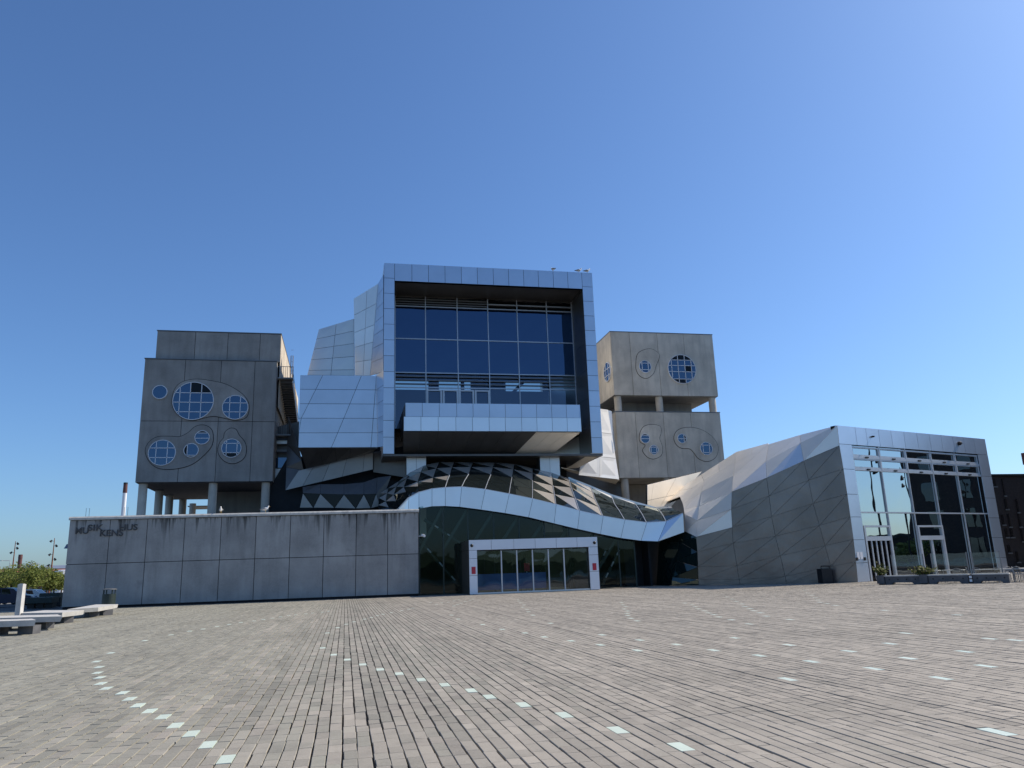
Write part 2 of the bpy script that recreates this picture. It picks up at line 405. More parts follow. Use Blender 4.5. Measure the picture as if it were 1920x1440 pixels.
def low(x, y): return 0.5 * math.sin(x * 0.16 + 1.3) + 0.35 * math.sin(y * 0.21 + x * 0.07 + 0.5) + 0.3 * math.sin(x * 0.43 - y * 0.05)
for i in range(i0, i1):
    xm = (i + 0.5) * CW
    y = max(4.4, abs(xm) / (tan_r if xm > 0 else tan_l) - 0.6)
    ymax = 65.0
    if xm > 33.5: ymax = min(ymax, P_CAFE.y + (xm - P_CAFE.x) * D_CAFE.y / D_CAFE.x + 1.0)
    y -= random.random() * 0.4
    tl = sorted(tiles.get(i, [])); k = 0
    tl = [t for j, t in enumerate(tl) if j == 0 or t - tl[j - 1] > 0.45]
    band, bleft = random.gauss(0, 0.5), random.uniform(1, 6); zc = random.gauss(0, 0.0017)
    while y < ymax:
        ln = random.choice((0.26, 0.32, 0.36, 0.42, 0.5))
        while k < len(tl) and tl[k] + 0.16 <= y: k += 1
        if k < len(tl):
            a = tl[k] - 0.18
            if a - y < 0.12 and a - y > -0.16:
                tile_spots.append((xm, y, y + 0.36)); y += 0.36; k += 1; continue
            if y + ln > a - 0.12: ln = a - y
        bleft -= ln
        if bleft < 0: band, bleft = random.gauss(0, 0.5), random.uniform(1, 6)
        t = band * 0.95 + 0.55 * course_tone[i - i0] + random.gauss(0, 0.62)
        pink = 0.5 + 0.5 * math.tanh((xm - 0.5 + 2.2 * low(xm, y)) * 0.35 + 0.6 * band + random.gauss(0, 0.55))
        # grey green on the left to pinkish beige on the right
        base = (0.258 + 0.060 * pink, 0.248 + 0.034 * pink, 0.196 + 0.034 * pink)
        kx = max(0.5, 1 + 0.13 * t)
        stones.append((xm, y, y + ln, random.gauss(0, 0.003), zc + random.gauss(0, 0.0009), base[0] * kx, base[1] * kx, base[2] * kx))
        y += ln
S = np.array(stones)
dist = np.hypot(S[:, 0], (S[:, 1] + S[:, 2]) / 2)
cx, cy = S[:, 0], (S[:, 1] + S[:, 2]) / 2
vis = np.array([(-UP.dot(Vector((a, b, 0)) - CAM) * F / FW.dot(Vector((a, b, 0)) - CAM) < 715) if d < 14 else True for a, b, d in zip(cx, cy, dist)])
az = np.degrees(np.arctan2(cx, cy))
inframe = vis & (az > -21.5) & (az < 46)
order = np.argsort(np.where(inframe, dist, 1e9))[:300]
near = np.zeros(len(S), bool); near[order] = True
def stone_mesh():
    """unit stone (1 x 1 x 1 in plan, top at z=0) with a narrow bevel"""
    v = []; b = 0.035; f = []
    for x, y, z in ((0, 0, -1), (1, 0, -1), (1, 1, -1), (0, 1, -1)): v.append((x - 0.5, y - 0.5, z))
    for x, y in ((0, 0), (1, 0), (1, 1), (0, 1)): v.append((x - 0.5, y - 0.5, -0.12))
    for x, y in ((b, b * .4), (1 - b, b * .4), (1 - b, 1 - b * .4), (b, 1 - b * .4)): v.append((x - 0.5, y - 0.5, 0))
    for r in (0, 4):
        for k in range(4): l = (k + 1) % 4; f.append((r + k, r + l, r + 4 + l, r + 4 + k))
    f.append((8, 9, 10, 11))
    me = bpy.data.meshes.new("paving_stone"); me.from_pydata(v, [], f); me.materials.append(M['stone']); return me
sm = stone_mesh()
GX, GY = 0.0115, 0.0065
for s in S[near]:
    o = bpy.data.objects.new("paving_stone", sm)
    link(o, plaza, (s[0] + s[3], (s[1] + s[2]) / 2, s[4]))
    o.scale = (CW - GX + random.gauss(0, 0.002), s[2] - s[1] - GY, 0.04); o.rotation_euler = (random.gauss(0, .003), random.gauss(0, .010), random.gauss(0, 0.006))
    o.color = (s[5], s[6], s[7], 1)
Fs = S[~near]; n = len(Fs)
hx = (CW - GX) / 2
x0, x1 = Fs[:, 0] + Fs[:, 3] - hx, Fs[:, 0] + Fs[:, 3] + hx
y0, y1 = Fs[:, 1] + GY / 2, Fs[:, 2] - GY / 2
zt = Fs[:, 4] * 1.2; tx = rng.normal(0, .0008, n); ty = rng.normal(0, .0006, n)
V = np.zeros((n, 8, 3)); bv = 0.004
for k, (xx, yy, sx, sy) in enumerate(((x0, y0, -1, -1), (x1, y0, 1, -1), (x1, y1, 1, 1), (x0, y1, -1, 1))):
    V[:, k, 0], V[:, k, 1], V[:, k, 2] = xx, yy, -0.03
    V[:, 4 + k, 0], V[:, 4 + k, 1], V[:, 4 + k, 2] = xx - sx * bv, yy - sy * bv, zt + sx * tx + sy * ty
quads = np.array([(4, 5, 6, 7), (0, 1, 5, 4), (1, 2, 6, 5), (2, 3, 7, 6), (3, 0, 4, 7)])
Fq = (np.arange(n)[:, None, None] * 8 + quads[None]).reshape(-1)
me = bpy.data.meshes.new("paving_field")
me.vertices.add(n * 8); me.vertices.foreach_set("co", V.reshape(-1))
me.loops.add(n * 20); me.loops.foreach_set("vertex_index", Fq.astype(np.int32))
me.polygons.add(n * 5); me.polygons.foreach_set("loop_start", np.arange(0, n * 20, 4, dtype=np.int32))
ca = me.color_attributes.new("tint", 'FLOAT_COLOR', 'POINT')
cc = np.ones((n, 8, 4)); cc[:, :, :3] = Fs[:, None, 5:8]; ca.data.foreach_set("color", cc.reshape(-1))
me.update(calc_edges=True); me.validate(); me.polygons.foreach_set('use_smooth', np.zeros(len(me.polygons), bool)); me.materials.append(M['stone_far'])
o = bpy.data.objects.new("paving_field", me); link(o, plaza, (0, 0, 0)); o.location = -ORG[plaza.name]; o['kind'] = 'stuff'
tmb = MB(); tmb.solid([(-.5, -.5, 0), (.5, -.5, 0), (.5, .5, 0), (-.5, .5, 0)], (0, 0, -1)); tm = None
for xm, ya, yb in tile_spots:
    if tm is None:
        o = tmb.build("glass_tile", M['tile'], plaza, origin=(0, 0, 0)); tm = o.data
        o.location = Vector((xm, (ya + yb) / 2, 0.001)) - ORG[plaza.name]
    else:
        o = bpy.data.objects.new("glass_tile", tm); link(o, plaza, (xm, (ya + yb) / 2, 0.001))
    o.scale = (CW - 0.008, yb - ya - 0.01, 0.03)

# ================================================================== CONCRETE FRONT WALL
WL, WR = atY(115, 1140, 63.0), atY(785, 1120, 61.3)
WL.z = WR.z = 0
wd = (WR - WL).normalized(); wn = Vector((wd.y, -wd.x, 0))       # towards the plaza
WH, WM = 6.32, 3.15
wall = thing("concrete_wall", "long low grey concrete wall with rain stains and lettering left of the entrance", "wall", (WL + WR) / 2)
mb = MB(); mb.solid([WL - wn * .06 + wd * .05, WR - wn * .06 - wd * .05, WR - wn * .06 - wd * .05 + Vector((0, 0, WH)), WL - wn * .06 + wd * .05 + Vector((0, 0, WH))], -wn * .5)
mb.build("core", M['joint'], wall)
us = norm([113, 187, 256, 326, 395, 462, 528.7, 594.5, 658.8, 722, 784])
zz = [Vector((0, 0, 0.16)), Vector((0, 0, WM)), Vector((0, 0, WH))]
for i in range(10):
    for j in range(2):
        a, b = lerp(WL, WR, us[i]), lerp(WL, WR, us[i + 1])
        panel("concrete_panel", [a + zz[j], b + zz[j], b + zz[j + 1], a + zz[j + 1]], M['wall'], wall, 0.022, 0.1)
# right end and left end returns
back = -wn * 0.7
for P, s in ((WR, 1), (WL, -1)):
    for j in range(2):
        panel("concrete_panel", [P + zz[j], P + back + zz[j], P + back + zz[j + 1], P + zz[j + 1]], M['wall'], wall, 0.02, 0.04, face=wd * s)
mb = MB(); mb.solid([WL + zz[0] - wn * .7, WL + zz[0] - wn * 26, WL + zz[2] - wn * 26, WL + zz[2] - wn * .7], wd * .3)
mb.build("side_wall", M['wall'], wall)
prof = [(0.10, 0), (0.10, 0.15), (0.02, 0.25), (-0.70, 0.27), (-0.86, 0.15), (-0.86, 0)]
ends = [0, 3.2, 6.4, 9.5, 12.6, 15.7, 18.8, 21.9, (WR - WL).length]
for k in range(8):
    a = WL + wd * (ends[k] + (0.006 if k else -0.06)); ln = ends[k + 1] - ends[k] - 0.012 + (0.06 if k in (0, 7) else 0)
    mb = MB(); mb.solid([a + wn * p + Vector((0, 0, WH + .006 + h)) for p, h in prof], wd * ln)
    mb.build("coping", M['coping'], wall)
mb = MB(); mb.solid([WL - wn * .8 + Vector((0, 0, 6.1)), WR - wn * .8 + Vector((0, 0, 6.1)), WR - wn * 9 + Vector((0, 0, 6.1)), WL - wn * 26 + Vector((0, 0, 6.1))], (0, 0, -.3))
mb.build("terrace_deck", M['dark_conc'], wall)
def words(txt, px, py, h_px, w_px):
    p = onP(px, py, WL, wn)
    sc = (WL - CAM).length * 1.0
    cu = bpy.data.curves.new("lettering", 'FONT'); cu.body = txt; cu.extrude = 0.03; cu.offset = 0.012
    to = bpy.data.objects.new("lettering", cu); COL.objects.link(to)
    bpy.context.view_layer.update()
    m2 = bpy.data.meshes.new_from_object(to.evaluated_get(bpy.context.evaluated_depsgraph_get()))
    COL.objects.unlink(to); bpy.data.objects.remove(to)
    xs = [v.co.x for v in m2.vertices]; ys = [v.co.y for v in m2.vertices]
    W = w_px / F * 66; H = h_px / F * 66
    for v in m2.vertices:
        a = (v.co.x - min(xs)) / (max(xs) - min(xs)) * W; b = (v.co.y - min(ys)) / (max(ys) - min(ys)) * H; c = v.co.z
        q = wd * a + Vector((0, 0, b)) + wn * (c + .035)
        v.co = q
    m2.materials.append(M['letter']); m2.name = "lettering"
    return link(bpy.data.objects.new("lettering", m2), wall, p)
words("MU", 141.5, 1001.5, 10.5, 19.5); words("SIK", 164.5, 995.6, 10.0, 23.5); words("KENS", 187.5, 1006, 10.5, 35); words("HUS", 224, 995, 10, 27.5)

# ================================================================== CONCRETE TOWERS
def catmull(pts, k=5):
    out = []; N = len(pts)
    for i in range(N):
        p0, p1, p2, p3 = (np.array(pts[(i + j - 1) % N]) for j in range(4))
        for t in np.linspace(0, 1, k, endpoint=False):
            out.append(tuple(0.5 * ((2 * p1) + (-p0 + p2) * t + (2 * p0 - 5 * p1 + 4 * p2 - p3) * t * t + (-p0 + 3 * p1 - 3 * p2 + p3) * t ** 3)))
    return out
def clip(poly, axis, val, keep_less):
    out = []
    for k in range(len(poly)):
        a, b = poly[k], poly[(k + 1) % len(poly)]
        ia = (a[axis] <= val) == keep_less; ib = (b[axis] <= val) == keep_less
        if ia: out.append(a)
        if ia != ib:
            t = (val - a[axis]) / (b[axis] - a[axis]); out.append((a[0] + (b[0] - a[0]) * t, a[1] + (b[1] - a[1]) * t))
    return out
def round_window(parent, c, r, xs, zs, dark=(), ex=Vector((1, 0, 0)), nrm=Vector((0, -1, 0)), prd=0.15):
    """ring frame (part) with panes and glazing bars (sub-parts); xs/zs: bar offsets in units of r"""
    P = lambda a, b, d: c + ex * a + Vector((0, 0, b)) + nrm * d
    N = 40; mb = MB()
    ring = [(math.cos(2 * math.pi * k / N), math.sin(2 * math.pi * k / N)) for k in range(N)]
    for k in range(N):
        a, b = ring[k], ring[(k + 1) % N]
        ro, ri = r, r - 0.055
        q = [P(a[0] * ro, a[1] * ro, prd), P(b[0] * ro, b[1] * ro, prd), P(b[0] * ri, b[1] * ri, prd), P(a[0] * ri, a[1] * ri, prd)]
        q2 = [p - nrm * (prd + .02) for p in q]
        mb.face(q); mb.face([q[0], q2[0], q2[1], q[1]]); mb.face([q[3], q[2], q2[2], q2[3]])
    wo = mb.build("window", M['white'], parent, origin=c)
    gx = [-1.1] + list(xs) + [1.1]; gz = [-1.1] + list(zs) + [1.1]; rr = r - 0.05
    for i in range(len(gx) - 1):
        for j in range(len(gz) - 1):
            poly = [(a * rr, b * rr) for a, b in ring]
            for ax, v, kl in ((0, gx[i] * r, False), (0, gx[i + 1] * r, True), (1, gz[j] * r, False), (1, gz[j + 1] * r, True)):
                if poly: poly = clip(poly, ax, v, kl)
            if len(poly) < 3: continue
            mb = MB(); tl = Vector((random.gauss(0, .006), 0, random.gauss(0, .006)))
            mb.face([P(a, b, prd - .05 + (a * tl.x + b * tl.z)) for a, b in poly])
            mb.build("pane", M['glass_dark'] if (i, j) in dark else M['glass_round'], wo)
    def bars(vals, vert):
        for v in vals:
            h = math.sqrt(max(0, 1 - v * v)) * (r - .03)
            a, b = ((v * r, -h), (v * r, h)) if vert else ((-h, v * r), (h, v * r))
            MB().bar(P(*a, prd - .03), P(*b, prd - .03), 0.06, 0.06, nrm).build("glazing_bar", M['white'], wo)
    bars(xs, True); bars(zs, False)
    return wo
def relief(parent, pts2, Y, mat):
    """smooth pebble shaped slab standing proud of the facade, with an open joint round it"""
    c = [atY(px, py, Y) for px, py in catmull(pts2)]
    if normal_of(c).dot(Vector((0, -1, 0))) < 0: c = c[::-1]
    g = inset(c, -0.055)
    mb = MB(); mb.solid([p + Vector((0, -.012, 0)) for p in g], (0, .03, 0)); mb.build("relief_joint", M['joint'], parent)
    mb = MB(); mb.solid([p + Vector((0, -.06, 0)) for p in c], (0, .05, 0)); mb.build("relief_panel", mat, parent)

# ---- left tower
YL = 75.0; zl = Z(240, 600, 3.79)
LT = thing("concrete_tower", "dark grey concrete tower with seven porthole windows standing on round columns left of the hall", "tower", atY(380, 960, YL))
A, B, C_, D = atY(254, 905, YL), atY(513, 902, YL), atY(523, 680, YL), atY(271, 673, YL)
A.z = B.z = 10.47; C_.z = D.z = 22.0
A.x = D.x = -18.6; B.x = C_.x = -6.75
zm = atY(*zl(100, 717), YL).z
us = norm([88, 372, 627, 870, 1031]); vs = [0, (zm - 10.47) / (22 - 10.47), 1]
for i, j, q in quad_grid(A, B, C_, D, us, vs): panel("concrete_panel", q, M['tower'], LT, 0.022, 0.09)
mb = MB(); mb.box(-18.56, -6.79, YL + .07, 91, 10.49, 21.98); mb.build("core", M['joint'], LT)
for (xa, fx) in ((-18.6, -1), (-6.75, 1)):
    for k in range(3):
        for j in range(2):
            ya, yb = 75.08 + k * 5.3, 75.08 + (k + 1) * 5.3; za, zb = (10.47, zm) if j == 0 else (zm, 22.0)
            panel("concrete_panel", [Vector((xa, ya, za)), Vector((xa, yb, za)), Vector((xa, yb, zb)), Vector((xa, ya, zb))], M['tower'], LT, 0.02, 0.03, face=(fx, 0, 0))
mb = MB(); mb.box(-18.5, -6.85, 75.2, 90.8, 10.42, 10.5); mb.build("soffit", M['dark_conc'], LT)
mb = MB(); mb.box(-18.65, -6.7, YL - .05, 91, 22.02, 22.1); mb.build("parapet_cap", M['louvre'], LT)
# roof storey
Y2 = 75.6
A2, B2 = Vector((-17.85, Y2, 22.12)), Vector((-6.52, Y2, 22.12)); C2, D2 = Vector((-6.52, Y2, 24.95)), Vector((-17.85, Y2, 24.95))
for i, j, q in quad_grid(A2, B2, C2, D2, norm([207, 473, 702, 932, 1083]), [0, 1]): panel("concrete_panel", q, M['tower'], LT, 0.022, 0.09)
mb = MB(); mb.box(-17.8, -6.6, Y2 + .07, 90.5, 22.1, 24.93); mb.box(-9.5, -6.6, 90.5, 104.4, 10, 24.9); mb.build("core", M['joint'], LT)
for k in range(6):
    ya, yb = Y2 + .08 + k * 4.8, Y2 + .08 + (k + 1) * 4.8
    panel("concrete_panel", [Vector((-6.52, ya, 17.6)), Vector((-6.52, yb, 17.6)), Vector((-6.52, yb, 24.95)), Vector((-6.52, ya, 24.95))], M['tower_lit'], LT, 0.02, 0.06, face=(1, 0, 0))  # sunlit side face, its light put into the paler colour
mb = MB(); mb.box(-17.9, -6.48, Y2 - .04, 90.6, 24.97, 25.04); mb.build("parapet_cap", M['louvre'], LT)
for px, yb, r in ((265, 75.7, .38), (397, 75.7, .38), (496.5, 75.7, .38), (296.5, 81.6, .38), (316.5, 86.4, .38), (342, 90.4, .38), (361, 96, .36)):
    p = atY(px, 955, yb)
    MB().tube([(p.x, yb, 0), (p.x, yb, 10.46)], r, 20).build("column", M['bench'] if px == 999 else M['tower_lit'], LT, smooth=False)
q0, q1 = atY(352, 945, 97), atY(513, 945, 84)
mb = MB(); mb.box(atY(404, 945, 83).x, atY(512, 945, 83).x, 83, 90, 0, 10.4); mb.build("base_block", M['tower'], LT)
mb = MB(); mb.box(q0.x, q0.x + 9, 97, 101, atY(352, 950, 97).z, 10.3); mb.build("base_block", M['tower'], LT)
R1 = [(315,580),(330,500),(380,445),(480,422),(600,435),(700,460),(790,510),(840,560),(860,620),(840,690),(770,712),(700,700),(610,683),(540,695),(460,712),(380,690),(330,640)]
R2 = [(125,930),(150,870),(210,832),(300,828),(370,830),(430,800),(480,758),(540,748),(590,775),(605,830),(595,890),(560,940),(480,1010),(400,1045),(300,1060),(210,1050),(150,1000)]
R3 = [(690,800),(725,772),(765,778),(790,820),(830,870),(840,930),(820,985),(760,1018),(700,1010),(655,970),(640,920),(655,870),(680,840)]
for R in (R1, R2, R3): relief(LT, [zl(*p) for p in R], YL, M['tower'])
SL = 75.0 / (3.79 * F) * 1.045
def lw(x, y, r, xs, zs, dark=()): round_window(LT, atY(*zl(x, y), YL), r * SL, xs, zs, dark)
lw(228, 514, 46, (), ())
lw(465, 576, 127, (-.66, -.16, .38), (-.58, -.08, .42), ((2, 3), (3, 3)))
lw(763, 622, 82, (-.43, .38), (-.38, .36))
lw(243, 944, 83, (-.43, .38), (-.38, .36))
lw(528, 836, 46, (), (-.12, .62), ((0, 2),))
lw(450, 927, 46, (-.5,), (-.7,), ((0, 1), (0, 0), (1, 0)))
lw(736, 912, 62, (-.5, .56), (-.48, .5), ((0, 0), (1, 0), (2, 0)))
# outside stair on the right side
st = []
for k in range(22):
    t = k / 21; y = 75.6 + 11.5 * t; z = 20.35 - 2.6 * t
    MB().box(-6.5, -5.35, y, y + .56, z - .3, z).build("stair_tread", M['dark_conc'], LT)
for x in (-6.47, -5.3):
    MB().bar((x, 75.5, 20.3), (x, 87.3, 17.7), .06, .42).build("stringer", M['white'] if x > -6 else M['champagne'], LT)
for z in (0.55, 1.05):
    MB().bar((-5.3, 75.5, 20.3 + z), (-5.3, 87.3, 17.7 + z), .04, .04).build("handrail", M['black'], LT)
mb = MB(); mb.box(-6.65, -5.2, 74.7, 75.6, 20.28, 20.38); mb.build("landing", M['louvre'], LT)
for x in np.linspace(-6.65, -5.2, 9): MB().tube([(x, 74.72, 20.38), (x, 74.72, 21.45)], .018, 6).build("baluster", M['louvre'], LT)
MB().bar((-6.67, 74.72, 21.45), (-5.18, 74.72, 21.45), .04, .05).build("handrail", M['louvre'], LT)
mb = MB(); mb.box(-6.7, -5.3, 76.2, 78, 15.0, 15.12); mb.build("landing", M['louvre'], LT)
for x in np.linspace(-6.65, -5.35, 7): MB().tube([(x, 76.25, 15.1), (x, 76.25, 16.2)], .018, 6).build("baluster", M['louvre'], LT)
mb = MB(); mb.box(-6.3, -5.0, 79.5, 79.6, 12.8, 14.6); mb.build("louvre_grille", M['black'], LT)
for z in (13.4, 13.8, 14.2): MB().box(-6.2, -5.2, 79.4, 79.5, z, z + .1).build("louvre_blade", M['metal_pale'], LT)
for x, h in ((atY(545, 690, 84).x, 0), (atY(549, 690, 84).x, 0)):
    MB().tube([(x, 84, 19), (x, 84, atY(545, 667, 84).z)], .05, 6).build("ladder_rail", M['shed'], LT)
for z in np.linspace(20.5, 25.8, 9): MB().bar((atY(545, 690, 84).x, 84, z), (atY(549, 690, 84).x, 84, z), .03, .03).build("ladder_rung", M['shed'], LT)

# ---- right tower: two blocks stacked on short columns
YR = 82.0; zr = Z(1060, 600, 4)
RTW = thing("concrete_tower", "concrete tower with bright light put into its colour, of two stacked blocks with a gap, right of the hall", "tower", Vector((36.2, YR, 0)))
XL, XR = 29.8, 42.72
blocks = ((20.8, 28.4, norm([348, 490, 695, 897, 1122])), (11.3, 18.85, norm([390, 535, 743, 950, 1178])))
for z0, z1, us in blocks:
    for i, j, q in quad_grid(Vector((XL, YR, z0)), Vector((XR, YR, z0)), Vector((XR, YR, z1)), Vector((XL, YR, z1)), us, [0, 1]):
        panel("concrete_panel", q, M['tower_lit'], RTW, 0.02, 0.09)
    mb = MB(); mb.box(XL + .04, XR - .04, YR + .07, YR + 13, z0 + .02, z1 - .02); mb.build("core", M['joint'], RTW)
    for k in range(3):
        for X, fx in ((XL, -1), (XR, 1)):
            ya, yb = YR + .06 + k * 4.3, YR + .06 + (k + 1) * 4.3
            panel("concrete_panel", [Vector((X, ya, z0)), Vector((X, yb, z0)), Vector((X, yb, z1)), Vector((X, ya, z1))], M['tower_lit'], RTW, 0.018, 0.03, face=(fx, 0, 0))
    mb = MB(); mb.box(XL - .03, XR + .03, YR - .03, YR + 13.05, z1 + .003, z1 + .08); mb.build("parapet_cap", M['louvre'], RTW)
    mb = MB(); mb.box(XL + .1, XR - .1, YR + .15, YR + 12.9, z0 - .05, z0 + .02); mb.build("soffit", M['tower'], RTW)
for px, y, z0, z1 in ((1158.5, 82.6, 18.9, 20.8), (1236, 82.6, 18.9, 20.8), (1335.5, 82.6, 18.9, 20.8), (1171, 82.6, 0, 11.3), (1249, 82.6, 0, 11.3), (1340, 82.6, 0, 11.3)):
    p = atY(px, 755 if z0 > 1 else 900, y)
    MB().tube([(p.x, y, z0), (p.x, y, z1)], .42, 20).build("column", M['tower_lit'], RTW)
mb = MB(); mb.box(atY(1168, 757, 86).x, atY(1296, 757, 86).x, 86, 94, 18.9, 20.8); mb.build("recessed_storey", M['tower'], RTW)
mb = MB(); mb.box(29, 46, 88, 94, 0, 11.2); mb.build("base_block", M['tower'], RTW)
RA = [(530,340),(540,260),(590,225),(650,220),(700,255),(700,290),(680,340),(660,400),(610,437),(560,420),(535,380)]
RB = [(560,850),(590,800),(650,785),(710,800),(715,850),(705,890),(725,950),(720,1010),(670,1040),(620,1030),(580,980),(600,940),(560,910)]
RC = [(815,880),(840,830),(900,808),(980,812),(1060,845),(1120,900),(1145,960),(1125,1030),(1065,1060),(1000,1040),(960,990),(930,965),(870,960),(830,930)]
for R in (RA, RB, RC): relief(RTW, [zr(*p) for p in R], YR, M['tower_lit'])
SR = YR / (4 * F) * 1.06
def rw(x, y, r, xs, zs, dark=()): round_window(RTW, atY(*zr(x, y), YR), r * SR, xs, zs, dark)
rw(596, 351, 50, (-.5, .5), (-.5, .55))
rw(872, 370, 118, (-.72, -.26, .22, .68), (-.68, -.18, .24, .62), ((3, 2), (1, 4), (2, 4), (3, 4), (1, 0), (2, 0)))
rw(596, 890, 37, (), (-.05, .6), ((0, 2),))
rw(661, 975, 37, (-.6, .6), (-.6, .55))
rw(872, 890, 37, (.45,), (-.05,), ((1, 0), (1, 1)))
rw(1055, 965, 51, (-.55, .5), (-.62, .5))
p = atX(1060 + 320 / 4, 600 + 390 / 4, XL)
round_window(RTW, p, 1.15, (-.35, .35), (-.4, .3), (), Vector((0, -1, 0)), Vector((-1, 0, 0)))
mb = MB(); mb.box(42.3, 42.7, 83, 83.5, 28.48, 28.75); mb.build("roof_sensor", M['white'], RTW)

# ================================================================== MAIN HALL
HL = thing("concert_hall", "tall aluminium clad hall with one huge blue glazed front framed above the foyer", "concert hall", Vector((13.5, 70, 0)))
YB, YG = 70.0, 74.0
BXL, BXR, BZ0, BZ1 = 3.15, 23.95, 12.25, 30.67
IXL, IXR, IZ1 = 4.16, 22.84, 28.88
xs_top = [BXL, IXL] + [IXL + (IXR - IXL) * t for t in norm([175, 310, 440, 572, 703, 832, 962, 1088, 1213, 1336, 1462, 1585, 1707])][1:-1] + [IXR, BXR]
for k in range(len(xs_top) - 1):
    a, b = xs_top[k], xs_top[k + 1]
    z0 = IZ1 if 0 < k < len(xs_top) - 2 else 29.13
    panel("metal_panel", [Vector((a, YB, z0)), Vector((b, YB, z0)), Vector((b, YB, BZ1)), Vector((a, YB, BZ1))], M['metal'], HL)
zs = [29.13 - (29.13 - BZ0) * k / 11 for k in range(12)]
for a, b in ((BXL, IXL), (IXR, BXR)):
    for k in range(11):
        panel("metal_panel", [Vector((a, YB, zs[k + 1])), Vector((b, YB, zs[k + 1])), Vector((b, YB, zs[k])), Vector((a, YB, zs[k]))], M['metal'], HL)
mb = MB(); mb.box(BXL + .03, IXL - .03, YB + .045, YB + .5, BZ0 + .02, BZ1 - .02); mb.box(IXR + .03, BXR - .03, YB + .045, YB + .5, BZ0 + .02, BZ1 - .02); mb.box(IXL - .03, IXR + .03, YB + .045, YB + .5, IZ1 + .03, BZ1 - .02)
mb.build("frame_core", M['joint'], HL)
# reveals of the deep recess
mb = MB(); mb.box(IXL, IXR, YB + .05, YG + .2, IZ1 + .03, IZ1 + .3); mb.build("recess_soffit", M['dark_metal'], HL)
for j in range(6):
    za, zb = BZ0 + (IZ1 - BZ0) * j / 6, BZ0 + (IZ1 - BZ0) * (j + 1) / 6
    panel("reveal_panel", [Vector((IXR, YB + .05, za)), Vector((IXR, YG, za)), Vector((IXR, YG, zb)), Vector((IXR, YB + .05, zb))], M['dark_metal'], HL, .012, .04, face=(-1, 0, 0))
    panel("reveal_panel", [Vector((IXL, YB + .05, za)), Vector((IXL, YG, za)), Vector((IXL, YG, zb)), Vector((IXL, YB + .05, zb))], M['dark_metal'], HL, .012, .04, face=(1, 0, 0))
# outer skin
mb = MB(); mb.box(BXR - .25, BXR - .02, YB + .5, 92, BZ0, BZ1 - .03); mb.build("side_wall", M['metal_pale'], HL)
mb = MB(); mb.box(BXL + .02, BXL + .25, YB + .5, 92, BZ0, BZ1 - .03); mb.build("side_wall", M['metal_pale'], HL)
mb = MB(); mb.box(BXL + .02, BXR - .02, YB + .5, 92, BZ1 - .3, BZ1 - .04); mb.build("roof", M['metal_pale'], HL)
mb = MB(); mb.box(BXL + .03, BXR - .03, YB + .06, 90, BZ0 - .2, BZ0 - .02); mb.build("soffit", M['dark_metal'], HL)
# curtain wall
gx = [4.45, 7.47, 10.68, 13.84, 16.9, 20.06, 22.78]
gz = [28.8, 27.78, 24.37, 20.9, 19.4, 15.3]
for i in range(6):
    for j in range(5):
        a, b, z1, z0 = gx[i], gx[i + 1], gz[j], gz[j + 1]
        if i == 0: a = IXL + .05
        if j in (1, 2):
            tl = random.gauss(0, .004)
            mb = MB(); mb.face([(a, YG, z0), (b, YG + tl, z0), (b, YG + tl, z1), (a, YG, z1)])
            mb.build("window_pane", M['glass_hall'], HL)
        elif j in (0, 3):
            nb = 4 if (i < 3 or j == 3) else 2
            mb = MB(); mb.face([(a, YG + .25, z0), (b, YG + .25, z0), (b, YG + .25, z1), (a, YG + .25, z1)])
            mb.build("window_pane", M['glass_low'] if j == 3 else M['glass_dark'], HL)
            for t in range(1, nb):
                zc = z0 + (z1 - z0) * t / nb
                MB().box(a, b, YG - .05, YG + .18, zc - .05, zc + .05).build("louvre_blade", M['louvre'] if nb == 4 else M['mullion'], HL)
        else:
            mb = MB(); mb.face([(a, YG, z0), (b, YG, z0), (b, YG, z1), (a, YG, z1)]); mb.build("window_pane", M['glass_low'], HL)
for x in gx: MB().box(x - .045, x + .045, YG - .1, YG + .05, 15.3, 28.85).build("mullion", M['mullion'], HL)
for z in gz[1:5]: MB().box(IXL, IXR, YG - .08, YG + .03, z - .05, z + .05).build("transom", M['mullion'], HL)
for a, b in ((gx[1], (gx[1] + gx[2]) / 2), ((gx[1] + gx[2]) / 2, gx[2]), (gx[2], (gx[2] + gx[3]) / 2), ((gx[2] + gx[3]) / 2, gx[3])):
    mb = MB()
    for x in (a + .12, b - .12): mb.box(x - .09, x + .09, YG - .16, YG - .1, 15.4, 19.2)
    mb.box(a + .21, b - .21, YG - .16, YG - .1, 19.05, 19.2)
    mb.build("door_frame", M['white'], HL)
# inside: dark room, rear windows open to the sky
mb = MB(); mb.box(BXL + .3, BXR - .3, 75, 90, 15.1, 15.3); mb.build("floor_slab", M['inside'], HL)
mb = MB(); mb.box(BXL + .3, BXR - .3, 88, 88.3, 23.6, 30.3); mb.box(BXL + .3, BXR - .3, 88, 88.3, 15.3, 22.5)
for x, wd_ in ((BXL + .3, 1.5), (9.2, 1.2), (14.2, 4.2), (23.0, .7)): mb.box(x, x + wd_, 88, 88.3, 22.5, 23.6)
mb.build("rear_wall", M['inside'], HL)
for a, b in (((17, 84, 20), (21, 84, 24)), ((14, 84, 24), (18, 84, 20)), ((12, 80, 16), (12, 80, 28))): MB().bar(a, b, .35, .35).build("roof_truss", M['inside'], HL)
